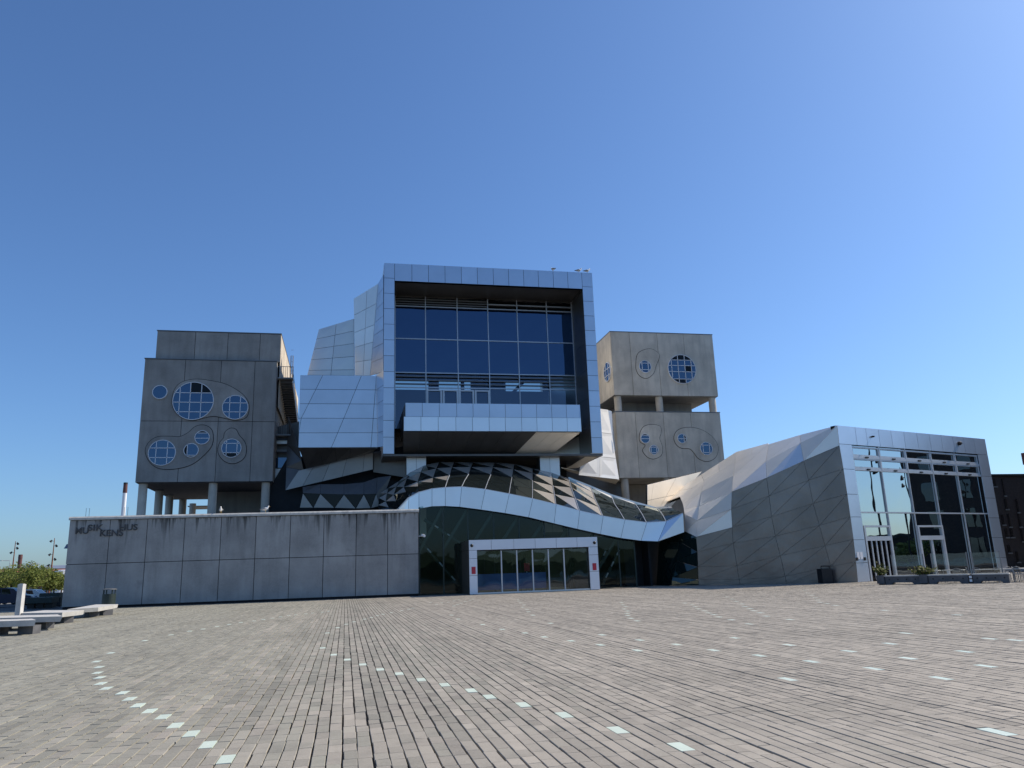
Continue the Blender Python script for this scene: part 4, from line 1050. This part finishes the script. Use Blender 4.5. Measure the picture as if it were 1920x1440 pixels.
# ================================================================== STREET FURNITURE
def bench(label, corners, h=0.5, th=0.2, legs=((.2, .5), (.8, .5))):
    P = [G(x, y, h) for x, y in corners]
    c = sum(P, Vector()) / 4; c.z = 0
    t = thing("concrete_bench", label, "bench", c, "angular concrete benches by the street")
    n = normal_of(P)
    if n.z < 0: P = P[::-1]
    mb = MB(); Q = [c + (p - Vector((c.x, c.y, h))) * .97 + Vector((0, 0, h - th)) for p in P]
    top = [Vector(p) for p in P]; bot = [Vector((p.x, p.y, h - th)) for p in Q]
    mb.face(top); mb.face(bot[::-1])
    for k in range(4): l = (k + 1) % 4; mb.face([top[l], top[k], bot[k], bot[l]])
    mb.build("slab", M['bench'], t)
    for u, v in legs:
        q = lerp(lerp(P[0], P[1], u), lerp(P[3], P[2], u), v); d = (P[1] - P[0]).normalized(); e = Vector((-d.y, d.x, 0))
        a = [q + d * s * .28 + e * r * .22 for s, r in ((-1, -1), (1, -1), (1, 1), (-1, 1))]
        mb = MB(); mb.solid([Vector((p.x, p.y, 0)) for p in a], (0, 0, h - th + .002)); mb.build("leg", M['dark_conc'], t)
bench("nearest pale angular concrete bench at the lower left edge", [(-70, 1167), (67.6, 1162.5), (60, 1160), (-70, 1163.5)], legs=((.5, .5), (.95, .5)))
bench("second angular concrete bench, its long side in shadow behind the nearest one", [(-70, 1160.5), (117, 1155.5), (108, 1152), (-70, 1156.5)], legs=((.42, .5), (.85, .5)))
bench("third angular concrete bench with a bright sunlit right end", [(30, 1149.5), (117, 1148.5), (158, 1144), (84, 1144.2)], legs=((.5, .5), (.85, .45)))
bench("farthest angular concrete bench in front of the stained wall and green bin", [(126, 1142.5), (184.5, 1139), (221.5, 1132.8), (180, 1133.3)], legs=((.55, .3), (.9, .5)))
p0 = G(33, 1171); t = thing("stone_pillar", "slim white square stone pillar standing behind the benches", "pillar", p0)
H = (1171 - 1096) / (1171 - 1103.5) * 1.6
mb = MB(); cs = [(p0.x + .17 * math.cos(a_), p0.y + .17 * math.sin(a_), 0) for a_ in (.55, 2.12, 3.69, 5.26)]; mb.solid(cs, (0, 0, H)); mb.build("shaft", M['bench'], t)
mb = MB(); mb.box(p0.x - .09, p0.x + .09, p0.y - .09, p0.y + .09, H - .001, H + .02); mb.build("cap", M['metal_pale'], t)
p0 = G(202.5, 1141.5); t = thing("litter_bin", "dark green round litter bin with a flat lid by the stained wall", "bin", p0)
MB().tube([p0 + Vector((0, 0, 0)), p0 + Vector((0, 0, 1.0))], .43, 24).build("drum", M['bin'], t)
for k in range(6):
    a = k * math.pi / 3 + .3; q = p0 + Vector((math.cos(a) * .36, math.sin(a) * .36, 1.0)); MB().tube([q, q + Vector((0, 0, .28))], .04, 6).build("lid_post", M['bin'], t)
MB().tube([p0 + Vector((0, 0, 1.28)), p0 + Vector((0, 0, 1.34)), p0 + Vector((0, 0, 1.37))], [.46, .46, .3], 24).build("lid", M['louvre'], t)
p0 = G(1567, 1095.5); p0 = P_CAFE - pl_d * 1.9 - pl_n * .7; p0.z = 0
t = thing("litter_bin", "black square litter bin with a raised hoop against the folded metal side", "bin", p0)
mb = MB(); mb.box(p0.x - .4, p0.x + .4, p0.y - .3, p0.y + .3, .03, 1.02); mb.build("body", M['black'], t)
MB().tube([p0 + Vector(v) for v in ((-.38, -.25, 1), (-.38, -.25, 1.2), (.28, -.25, 1.2), (.28, -.25, 1))], .04, 8).build("hoop", M['black'], t)
for x in (-.3, .3): MB().box(p0.x + x - .06, p0.x + x + .06, p0.y - .25, p0.y + .25, 0, .035).build("foot", M['black'], t)

# terrace: concrete barrier benches, planters, wind screens, tables
PB0, PB1 = G(1648, 1096.5), G(1895, 1093)
PB1 = PB0 + (PB1 - PB0).normalized() * (PB1 - PB0).length
pd = (PB1 - PB0).normalized(); pn = Vector((pd.y, -pd.x, 0))
if pn.dot(CAM - PB0) < 0: pn = -pn
def prj(p): v = Vector(p) - CAM; z = v.dot(FW); return 960 + F * v.dot(RT) / z, 720 - F * v.dot(UP) / z
def along(px): # distance along the terrace edge whose photo column is px
    lo, hi = -2.0, 14.0
    for _ in range(40):
        m_ = (lo + hi) / 2
        if prj(PB0 + pd * m_)[0] < px: lo = m_
        else: hi = m_
    return lo
def obox(mb, s0, s1, d0, d1, z0, z1):
    q = [PB0 + pd * s + pn * d for s, d in ((s0, d1), (s1, d1), (s1, d0), (s0, d0))]
    mb.solid([Vector((p.x, p.y, z0)) for p in q], (0, 0, z1 - z0)); return mb
def barrier(pa, pb, label):
    a, b = along(pa), along(pb); L = b - a
    t = thing("barrier_bench", label, "bench", PB0 + pd * (a + b) / 2, "shade-toned concrete barrier benches edging the terrace")
    mb = MB(); pr = [(0, 0), (L * .18, 0), (L * .23, .12), (L * .77, .12), (L * .82, 0), (L, 0), (L, .48), (0, .48)]
    mb.solid([PB0 + pd * (a + s) + Vector((0, 0, z)) for s, z in pr], -pn * .45); mb.build("body", M['dark_conc'], t)  # shade on the front put into the body's dark colour
    mb = MB(); obox(mb, a - .02, b + .02, -.48, .03, .482, .55); mb.build("seat_slab", M['bench'], t)  # sunlit top put into a paler slab
    for k in range(4):
        c = PB0 + pd * (a + L * (k + .5) / 4) + Vector((0, 0, .3)); MB().tube([c - pn * .02, c + pn * .006], .045, 10).build("lifting_hole", M['black'], t)
def planter(pa, pb, label, n, hgt, seed):
    a, b = along(pa), along(pb); r = random.Random(seed)
    t = thing("planter", label, "planter", PB0 + pd * (a + b) / 2, "square concrete planters on the terrace edge")
    mb = MB(); obox(mb, a, b, -.55, .1, .06, .56); mb.build("box", M['dark_conc'], t)  # shade on the planter's faces put into its dark colour
    mb = MB(); obox(mb, a + .08, b - .08, -.47, .02, 0, .062); mb.build("foot", M['black'], t)
    c = PB0 + pd * (a + b) / 2 - pn * .22 + Vector((0, 0, .5)); mb = MB(); sm_ = MB()
    for k in range(26):
        d = Vector((r.gauss(0, .38), r.gauss(0, .25), r.uniform(.35, 1) * hgt)); e = c + d
        sm_.tube([c + Vector((d.x * .2, d.y * .2, 0)), c + d * .6 + Vector((0, 0, .1)), e], .012, 4)
        for j in range(n):
            q = lerp(c, e, r.uniform(.35, 1.05)) + Vector((r.gauss(0, .07), r.gauss(0, .07), r.gauss(0, .05))); s = r.uniform(.06, .13)
            u = Vector((r.gauss(0, 1), r.gauss(0, 1), r.gauss(0, 1))).normalized(); v = u.orthogonal().normalized()
            mb.face([q - u * s, q + v * s * .5, q + u * s, q - v * s * .5])
    mb.build("foliage", M['leaf2'], t); sm_.build("stem", M['bark'], t)
planter(1646, 1660, "left shade-toned concrete planter with tall dry twigs and yellow green leaves", 9, .95, 3)
barrier(1661, 1726, "shade-toned concrete barrier bench between the two leafy planters")
planter(1726, 1741, "right shade-toned concrete planter with a low yellow green shrub", 12, .6, 5)
barrier(1742, 1817, "shade-toned concrete barrier bench right of the low shrub planter")
barrier(1826, 1894, "shade-toned concrete barrier bench at the right end of the terrace edge")
a0 = along(1818); t = thing("cable_box", "small black box with two white stickers between the barrier benches", "box", PB0 + pd * a0)
mb = MB(); obox(mb, along(1818), along(1825.5), -.4, .0, .0, .5); mb.build("box", M['black'], t)
for z in (.1, .3):
    mb = MB(); obox(mb, along(1819), along(1824), .004, .012, z, z + .14); mb.build("sticker", M['paper'], t)
def screen(pa, pb, back, label):
    a, b = along(pa), along(pb)
    t = thing("wind_screen", label, "wind screen", PB0 + pd * (a + b) / 2 - pn * back, "glass wind screens on the terrace")
    q = [PB0 + pd * a - pn * back, PB0 + pd * b - pn * back]
    mb = MB(); mb.solid([q[0] + Vector((0, 0, .15)), q[1] + Vector((0, 0, .15)), q[1] + Vector((0, 0, 1.75)), q[0] + Vector((0, 0, 1.75))], pn * .02); mb.build("glass", M['screen'], t)
    for p in q: MB().tube([p, p + Vector((0, 0, 1.8))], .035, 8).build("post", M['louvre'], t)
screen(1668, 1728, 1.2, "left glass wind screen behind the planters")
screen(1744, 1812, 1.2, "middle glass wind screen behind the barrier benches")
screen(1822, 1876, 1.2, "right glass wind screen beside the pavilion corner")
def table_set(px, back, label, k):
    c = PB0 + pd * along(px) - pn * back; r = random.Random(k)
    t = thing("cafe_table", label, "table", c, "tables on the cafe terrace")
    mb = MB(); obox_c = [c + pd * s + pn * d for s, d in ((-.6, .4), (.6, .4), (.6, -.4), (-.6, -.4))]
    mb.solid([Vector((p.x, p.y, .72)) for p in obox_c], (0, 0, .04)); mb.build("table_top", M['bench'], t)
    for s, d in ((-.52, .32), (.52, .32), (.52, -.32), (-.52, -.32)):
        q = c + pd * s + pn * d; MB().tube([q, q + Vector((0, 0, .72))], .025, 6).build("leg", M['louvre'], t)
def chair(px, back, label, turn):
    c = PB0 + pd * along(px) - pn * back
    t = thing("cafe_chair", label, "chair", c, "chairs on the cafe terrace")
    ca_, sa_ = math.cos(turn), math.sin(turn); X = pd * ca_ + pn * sa_; Yv = -pd * sa_ + pn * ca_
    L = lambda x, y, z: c + X * x + Yv * y + Vector((0, 0, z))
    mb = MB(); mb.solid([L(-.22, -.22, .44), L(.22, -.22, .44), L(.22, .22, .44), L(-.22, .22, .44)], (0, 0, .03)); mb.build("seat", M['louvre'], t)
    MB().tube([L(-.22, .22, .45), L(-.22, .26, .8), L(0, .28, .87), L(.22, .26, .8), L(.22, .22, .45)], .02, 6).build("backrest_hoop", M['louvre'], t)
    mb = MB(); mb.solid([L(-.18, .25, .6), L(.18, .25, .6), L(.16, .27, .8), L(-.16, .27, .8)], Yv * .015); mb.build("backrest", M['louvre'], t)
    for x, y in ((-.2, -.2), (.2, -.2), (.2, .2), (-.2, .2)): MB().tube([L(x, y, .44), L(x * 1.15, y * 1.15, 0)], .016, 6).build("leg", M['louvre'], t)
for k, (px, bk, lb) in enumerate(((1722, 3.0, "long pale cafe table behind the left planter bench"), (1770, 3.0, "pale cafe table behind the middle barrier bench"), (1838, 2.4, "pale cafe table by the right wind screen"), (1882, 2.0, "pale cafe table in front of the pavilion's right corner"), (1912, 2.0, "pale cafe table at the right edge of the terrace"))):
    table_set(px, bk, lb, k)
for k, (px, bk, lb) in enumerate(((1783, 2.2, "hoop backed cafe chair behind the middle barrier bench"), (1800, 3.6, "hoop backed cafe chair beyond the middle table"), (1824, 2.0, "hoop backed cafe chair by the gap in the barrier benches"), (1854, 1.9, "hoop backed cafe chair left of the corner table"), (1868, 3.0, "hoop backed cafe chair behind the right wind screen"), (1897, 2.8, "hoop backed cafe chair between the two rightmost tables"), (1906, 1.2, "hoop backed cafe chair at the right edge, nearest the paving"))):
    chair(px, bk, lb, k * 1.3)

# ================================================================== GULLS
def gull(label, foot, yaw, s=1.0):
    t = thing("seagull", label, "seagull", foot, "seagulls perched on the building")
    cy_, sy_ = math.cos(yaw), math.sin(yaw)
    L = lambda x, y, z: Vector(foot) + Vector((cy_ * x - sy_ * y, sy_ * x + cy_ * y, z)) * s
    sp = [(-.30, .17, .012), (-.2, .2, .05), (-.08, .22, .085), (.05, .245, .09), (.13, .29, .07), (.165, .34, .048), (.185, .385, .052), (.215, .405, .045), (.245, .40, .018)]
    MB().tube([L(x, 0, z) for x, z, r in sp], [r * s for x, z, r in sp], 12).build("body", M['gull_white'], t, smooth=True)
    MB().tube([L(.24, 0, .40), L(.31, 0, .385)], [.016 * s, .004 * s], 8).build("beak", M['yellow'], t)
    for d in (-1, 1):
        MB().tube([L(.08, .075 * d, .25), L(-.08, .09 * d, .25), L(-.25, .045 * d, .21), L(-.38, .02 * d, .19)], [.04 * s, .055 * s, .03 * s, .006 * s], 8).build("wing", M['gull_grey'], t, smooth=True)
        MB().tube([L(.02, .035 * d, .17), L(.02, .035 * d, 0)], .009 * s, 5).build("leg", M['yellow'], t)
        mb = MB(); mb.solid([L(.0, .03 * d, 0.002), L(.07, (.035 + .03) * d, 0.002), L(.07, (.035 - .03) * d, 0.002)], (0, 0, .006)); mb.build("foot", M['yellow'], t)
cz = WH + .28
def on_roof(px): p = atY(px, 505, YB + .25); return Vector((p.x, YB + .25, BZ1 - .02))
gull("white gull seen from behind on the hall roof, leftmost of the three", on_roof(1037), 1.9, 1.3)
gull("grey winged gull on the hall roof, middle of the three", on_roof(1085), .1, 1.3)
gull("grey winged gull at the hall roof's right corner", on_roof(1100.5), .15, 1.3)
def on_wall(px): p = onP(px, 960, WL - wn * .35, wn); return Vector((p.x, p.y, cz))
gull("white gull resting on the concrete wall coping under the left tower", on_wall(414), -1.5, 1.15)
gull("white gull standing on the wall coping with its head stretched up", on_wall(497), .1, 1.15)

# ================================================================== LEFT BACKGROUND
def mast(label, px, py, topx, topy, heads, base_y=None):
    b = G(px, py) if base_y is None else atY(px, py, base_y); b.z = 0
    h = atY(topx, topy, b.y).z
    t = thing("lamp_mast", label, "lamp mast", b, "slim rusty lamp masts")
    MB().tube([b, b + Vector((0, 0, h * .55)), b + Vector((0, 0, h))], [.13, .11, .05], 8).build("pole", M['corten'], t)
    for k, (f_, sx) in enumerate(heads):
        q = b + Vector((0, 0, h * f_)); e = q + Vector((.32 * sx, -.1, -.02))
        MB().bar(q, e, .05, .05).build("arm", M['black'], t)
        MB().tube([e + Vector((0, 0, .16)), e + Vector((.2 * sx, -.15, -.12))], [.1, .2], 10).build("spotlight", M['black'], t)
mast("slim rusty lamp mast with three spotlights, further left behind the stone pillar", 17, 1122, 26.6, 1015, ((.96, 1), (.88, 1), (.80, -1)))
mast("slim rusty lamp mast with five spotlights beside the end of the concrete wall", 91, 1120, 100.5, 1009, ((.95, -1), (.87, 1), (.72, -1), (.64, 1), (.54, -1)))
def arm_lamp(label, px, topy, d, ln):
    b = atY(px, 1108, d); b.z = 0; h = atY(px, topy, d).z
    t = thing("street_lamp", label, "street lamp", b, "grey street lamps with single arms")
    MB().tube([b, b + Vector((0, 0, h))], [.09, .05], 8).build("pole", M['metal_pale'], t)
    MB().tube([b + Vector((0, 0, h)), b + Vector((ln * .8, 0, h + .05))], .04, 6).build("arm", M['metal_pale'], t)
    MB().bar(b + Vector((ln * .75, 0, h + .03)), b + Vector((ln, 0, h + .03)), .22, .1).build("lamp_head", M['metal_pale'], t)
arm_lamp("grey street lamp whose arm reaches the left photo edge", 12.5, 1051.5, 120, -1.3)
arm_lamp("grey street lamp with an arm to the left above the trees", 67, 1056.5, 130, -1.2)
b = atY(123, 1100, 66); b.z = 0
t = thing("street_lamp", "lamp with a dark bell shade peeking out behind the wall's left end", "street lamp", b)
h = atY(120, 1026, 66).z
b = b + Vector((.35, 0, 0)); MB().tube([b, b + Vector((0, 0, h + .2))], .07, 8).build("pole", M['louvre'], t)
MB().bar(b + Vector((0, 0, h + .2)), b + Vector((-.5, 0, h + .2)), .05, .05).build("arm", M['louvre'], t)
MB().tube([b + Vector((-.45, 0, h + .22)), b + Vector((-.45, 0, h + .05)), b + Vector((-.45, 0, h - .1))], [.12, .2, .28], 14).build("lamp_shade", M['shed'], t)
def chimney(label, px, top_y, d, r, mats, group="chimneys far behind the trees"):
    b = atY(px, 1100, d); b.z = 0; h = atY(px, top_y, d).z
    t = thing("chimney", label, "chimney", b, group)
    z = 0
    for f_, mt, nm in mats:
        MB().tube([b + Vector((0, 0, z)), b + Vector((0, 0, h * f_))], [r, r * .93], 14).build(nm, M[mt], t); z = h * f_
chimney("tall white factory chimney with a dark brown top rising above the wall", 219.5, 905, 330, .82, ((.90, 'white', 'shaft'), (.985, 'chimney_brick', 'top_band'), (1, 'black', 'rim')))
chimney("slim brown chimney left of the rusty mast", 32, 1040, 400, .9, ((.9, 'chimney_brick', 'shaft'), (1, 'chimney_brick', 'rim')))
chimney("short chimney pale below and dark above beside the street lamp", 50.5, 1058, 400, 1.2, ((.5, 'white', 'shaft'), (1, 'shed', 'top_band')))
def house(name, label, x0p, x1p, topp, d, mat, roofmat=None, cat="building", dep=20, win=0):
    a, b_ = atY(x0p, topp, d), atY(x1p, topp, d); h = atY((x0p + x1p) / 2, topp, d).z
    t = thing(name, label, cat, Vector(((a.x + b_.x) / 2, d, 0)))
    mb = MB(); mb.box(a.x, b_.x, d, d + dep, 0, h * .86); mb.build("walls", M[mat], t)
    mb = MB(); mb.solid([(a.x - .4, d - .4, h * .86 + .01), (b_.x + .4, d - .4, h * .86 + .01), (b_.x + .4, d + dep * .3, h), (a.x - .4, d + dep * .3, h)], (0, dep * .6, 0)); mb.build("roof", M[roofmat or mat], t)
    for k in range(win):
        x = a.x + (b_.x - a.x) * (k + .5) / win; MB().box(x - .7, x + .7, d - .06, d + .02, h * .35, h * .6).build("window", M['car_glass'], t)
    return t
house("warehouse", "long blue grey flat warehouse on the horizon behind the red roof", 73, 130, 1059, 300, 'shed', None, "building", 30, 8)
house("warehouse", "low warehouse with a rusty red roof behind the trees", 64, 130, 1066, 250, 'roof_red', 'roof_red', "building", 25, 6)
house("warehouse", "grey metal shed just above the tree tops", 60, 112, 1073, 200, 'shed', None, "building", 22, 5)
house("house", "dark brown low building at the left photo edge behind the trees", -60, 24, 1067, 210, 'chimney_brick', 'roof_red', "building", 15, 6)
house("house", "dark street front with a blue awning at the left photo edge", -60, 9, 1081, 140, 'black', 'shed', "building", 12, 4)
house("warehouse", "far dark roofed block between the chimneys", 20, 66, 1066, 320, 'brick_dark', None, "building", 20, 5)
b = atY(114, 1100, 190); b.z = 0; t = thing("storage_tank", "round white storage tank beside the concrete wall's left end", "tank", b)
h = atY(114, 1071, 190).z
MB().tube([b, b + Vector((0, 0, h))], 1.5, 20).build("shell", M['white'], t); MB().tube([b + Vector((0, 0, h)), b + Vector((0, 0, h + .3))], [1.5, .5], 20).build("lid", M['metal_pale'], t)

def tree(label, base, h, rad, seed, n=1500, group="young street trees in a row", leaf=.17):
    r = random.Random(seed); base = Vector(base)
    t = thing("street_tree", label, "tree", base, group)
    mb = MB(); top = base + Vector((r.gauss(0, .1), r.gauss(0, .1), h * .62))
    mb.tube([base, base + Vector((0, 0, h * .3)), top], [.13, .10, .04], 7)
    tips = []
    for k in range(9):
        a = r.uniform(0, 6.28); s = base + Vector((0, 0, h * r.uniform(.3, .55))); e = s + Vector((math.cos(a) * rad * r.uniform(.4, .9), math.sin(a) * rad * r.uniform(.4, .9), h * r.uniform(.1, .35)))
        mb.tube([s, lerp(s, e, .5) + Vector((0, 0, .15)), e], [.05, .035, .015], 5); tips.append(e)
    mb.build("trunk", M['bark'], t)
    cl = [(q, rad * r.uniform(.3, .5)) for q in tips] + [(base + Vector((r.gauss(0, rad * .5), r.gauss(0, rad * .5), h * r.uniform(.45, .92))), rad * r.uniform(.28, .5)) for _ in range(14)]
    mb = MB()
    for k in range(n):
        c, cr = r.choice(cl)
        d = Vector((r.gauss(0, 1), r.gauss(0, 1), r.gauss(0, .8))).normalized() * cr * r.uniform(.5, 1.05); q = c + d
        u = Vector((r.gauss(0, 1), r.gauss(0, 1), r.gauss(0, .6))).normalized(); v = u.orthogonal().normalized(); s = leaf * r.uniform(.6, 1.3)
        mb.face([q - u * s, q + v * s * .6, q + u * s, q - v * s * .6])
    mb.build("crown", M['leaf'], t)
for k, (px, d, ht) in enumerate(((8, 118, 5.6), (22, 112, 5.4), (36, 116, 6.4), (50, 110, 6.1), (62, 116, 6.0), (74, 110, 5.6), (88, 118, 5.2), (102, 112, 4.6), (116, 120, 4.6), (130, 112, 4.4))):
    b = atY(px, 1100, d); b.z = 0
    where = ("at the left photo edge", "left of the first rusty mast", "behind the stone pillar", "behind and right of the stone pillar", "midway between the two rusty masts", "left of the second rusty mast", "behind the second rusty mast", "right of the second rusty mast", "touching the concrete wall's left end", "mostly hidden by the concrete wall")[k]
    tree("yellow green young street tree " + where, b, ht * .74, 1.75, 40 + k, 1100, leaf=.15)

def car(label, x, y, ln, paint, suv=True, face=1):
    t = thing("parked_car", label, "car", Vector((x, y, 0)), "cars parked on the street")
    hgt = 1.68 if suv else 1.45; wd_ = 1.8
    P = lambda u, z: Vector((x + face * (u - .5) * ln, 0, z * hgt))
    prof = [(.02, .2), (0, .42), (.03, .55), (.22, .62), (.36, .96), (.5, 1.0), (.8, .98), (.93, .68), (.99, .6), (1, .3), (.97, .18)]
    mb = MB()
    L1 = [P(u, z) + Vector((0, y, 0)) for u, z in prof]
    mb.solid(L1, (0, wd_, 0)); bo = mb.build("body", M[paint], t)
    w1 = [P(.39, .66), P(.42, .92), P(.56, .94), P(.56, .66)]; w2 = [P(.58, .66), P(.58, .94), P(.78, .92), P(.88, .68)]
    for wq in (w1, w2):
        for yy in (-.008, wd_ + .008):
            mb = MB(); mb.face([p + Vector((0, y + yy, 0)) for p in wq]); mb.build("side_window", M['car_glass'], t)
    mb = MB(); mb.face([P(.23, .645) + Vector((face * -.02, y + .15, 0)), P(.355, .94) + Vector((face * -.02, y + .2, 0)), P(.355, .94) + Vector((face * -.02, y + wd_ - .2, 0)), P(.23, .645) + Vector((face * -.02, y + wd_ - .15, 0))]); mb.build("windscreen", M['car_glass'], t)
    for u in (.19, .80):
        for yy in (-.03, wd_ - .2):
            c = P(u, 0) + Vector((0, y + yy, .34)); wo = MB().tube([c, c + Vector((0, .23, 0))], .34, 18).build("wheel", M['rubber'], t)
            MB().tube([c - Vector((0, .012, 0)), c + Vector((0, .242, 0))], .2, 12).build("rim", M['metal_pale'], wo)
    for yy in (.12, wd_ - .42):
        MB().box(*sorted((P(.0, 0).x - face * .03, P(.03, 0).x)), y + yy, y + yy + .3, .45 * hgt, .54 * hgt).build("headlight", M['white'], t)
p = G(6, 1138); car("dark blue parked SUV seen from the side left of the stone pillar", p.x, p.y, 4.5, 'car_paint', True, -1)
p = atY(52, 1125, 92); car("white parked car half hidden behind the stone pillar", p.x, 92, 4.3, 'car_white', False, -1)
p = atY(-30, 1125, 93); car("white parked car at the left photo edge behind the SUV", p.x, 93, 4.3, 'car_white', False, -1)
def dark_table(label, x0p, x1p, ytop, d, thick):
    a, b_ = atY(x0p, ytop, d), atY(x1p, ytop, d)
    t = thing("stone_table", label, "table", Vector(((a.x + b_.x) / 2, d, 0)), "dark slab tables beside the wall end")
    MB().box(a.x, b_.x, d, d + 1.6, a.z - thick, a.z).build("slab", M['bin'], t)
    for f_ in (.15, .5, .85): x = a.x + (b_.x - a.x) * f_; MB().box(x - .25, x + .25, d + .3, d + 1.2, 0, a.z - thick + .002).build("leg", M['black'], t)
dark_table("lower dark slab on black blocks beyond the benches", 49, 98, 1121, 70, .45)
dark_table("higher dark slab beside the left end of the concrete wall", 74, 112, 1112.5, 74, .4)
# thin aerials standing on the terrace roof
for k, px in enumerate((164, 236)):
    p = atY(px, 965, 68); t = thing("roof_aerial", ("thin hooped wire aerial on the wall roof above the lettering", "thin hooped wire aerial on the wall roof near the tower columns")[k], "aerial", Vector((p.x, 68, 5.95)), "wire aerials on the roof")
    hz = atY(px, 953 if k == 0 else 951, 68).z
    MB().tube([(p.x - .12, 68, 5.95), (p.x - .12, 68, hz), (p.x + .12, 68, hz), (p.x + .12, 68, 5.95)], .015, 5).build("hoop", M['louvre'], t)
    MB().box(p.x - .2, p.x + .2, 67.8, 68.2, 5.95, 6.02).build("foot", M['dark_conc'], t)

# ================================================================== RIGHT BACKGROUND AND WHAT THE GLASS MIRRORS
t = thing("brick_building", "low dark brick building with slit windows right of the restaurant pavilion", "building", atY(1900, 1040, 84))
a = atY(1850, 893, 84); zt2 = a.z
mb = MB(); mb.box(a.x, a.x + 16, 84, 110, 0, zt2); mb.build("walls", M['brick_dark'], t)
mb = MB(); mb.box(a.x - .2, a.x + 16.2, 83.8, 110.2, zt2 + .003, zt2 + .25); mb.build("roof_edge", M['black'], t)
zc = Z(1820, 820, 1440 / 280)
for x, y0, y1 in ((225, 400, 470), (315, 400, 560), (340, 590, 690), (450, 595, 720), (310, 745, 840), (370, 735, 860), (470, 735, 860), (345, 880, 960), (395, 880, 960), (495, 880, 1000), (370, 1040, 1110), (450, 1100, 1200)):
    p, q = atY(*zc(x - 18, y0), 83.95), atY(*zc(x + 18, y1), 83.95)
    wv = MB().box(p.x, q.x, 83.93, 84.02, q.z, p.z).build("window", M['car_glass'], t)
    MB().box(p.x - .1, q.x + .2, 83.86, 83.93, q.z - .18, q.z - .02).build("sill", M['louvre'], wv)
t = thing("brick_building", "tall dark brick building whose corner just enters the photo at the right edge", "building", Vector((90, 60, 0)))
mb = MB(); mb.box(80, 98, 43, 76, 0, 18.5); mb.build("walls", M['brick_dark'], t)
pc = atY(1924, 848, 70.0)
mb = MB(); mb.box(pc.x, 84, 70, 70.7, atY(1917, 870, 70).z, pc.z); mb.build("upper_bay", M['chimney_brick'], t)
for j in range(5):
    for k in range(8):
        MB().box(79.94, 80.02, 45 + k * 3.8, 46.4 + k * 3.8, 1.5 + j * 3.3, 3.6 + j * 3.3).build("window", M['car_glass'], t)
t = thing("brick_building", "unseen low brick wing added to darken the horizon mirrored in the restaurant glass", "building", Vector((108, 20, 0)))
MB().box(103, 113, -20, 42.9, 0, 4.6).build("walls", M['brick_dark'], t); MB().box(102.7, 113.3, -20.3, 42.95, 4.603, 5.0).build("roof", M['black'], t)  # unseen wing, added so the mirrored horizon turns dark
for k in range(12): MB().box(102.94, 103.02, -17 + k * 5, -15 + k * 5, 1.2, 3.2).build("window", M['car_glass'], t)
for x, y, lb in ((60, 45.2, "lamp mast out to the right, mirrored in the restaurant glass"), (66, 46.6, "lamp mast beyond it, mirrored further right in the restaurant glass")):
    b = Vector((x, y, 0)); h = 12.5 if x == 60 else 11
    t = thing("lamp_mast", lb, "lamp mast", b, "lamp masts mirrored in the restaurant glass")
    MB().tube([b, b + Vector((0, 0, h))], [.14, .06], 8).build("pole", M['black'], t)
    for f_ in (.9, .82):
        e = b + Vector((-.1, .5 if x == 60 else -.5, h * f_)); MB().bar(b + Vector((0, 0, h * f_)), e, .06, .06).build("arm", M['black'], t); MB().tube([e + Vector((0, 0, .2)), e + Vector((-.1, .1, -.2))], [.12, .26], 10).build("spotlight", M['black'], t)
for k, (x, y) in enumerate(((72, 33), (75, 38), (73, 45))):
    tree(("tree right of the plaza, mirrored low in the restaurant doors", "tree right of the plaza, mirrored in the middle of the restaurant glass", "tree right of the plaza, mirrored low in the right restaurant glass")[k], (x, y, 0), 3.6, 1.7, 90 + k, 900, "trees mirrored in the restaurant glass", .22)
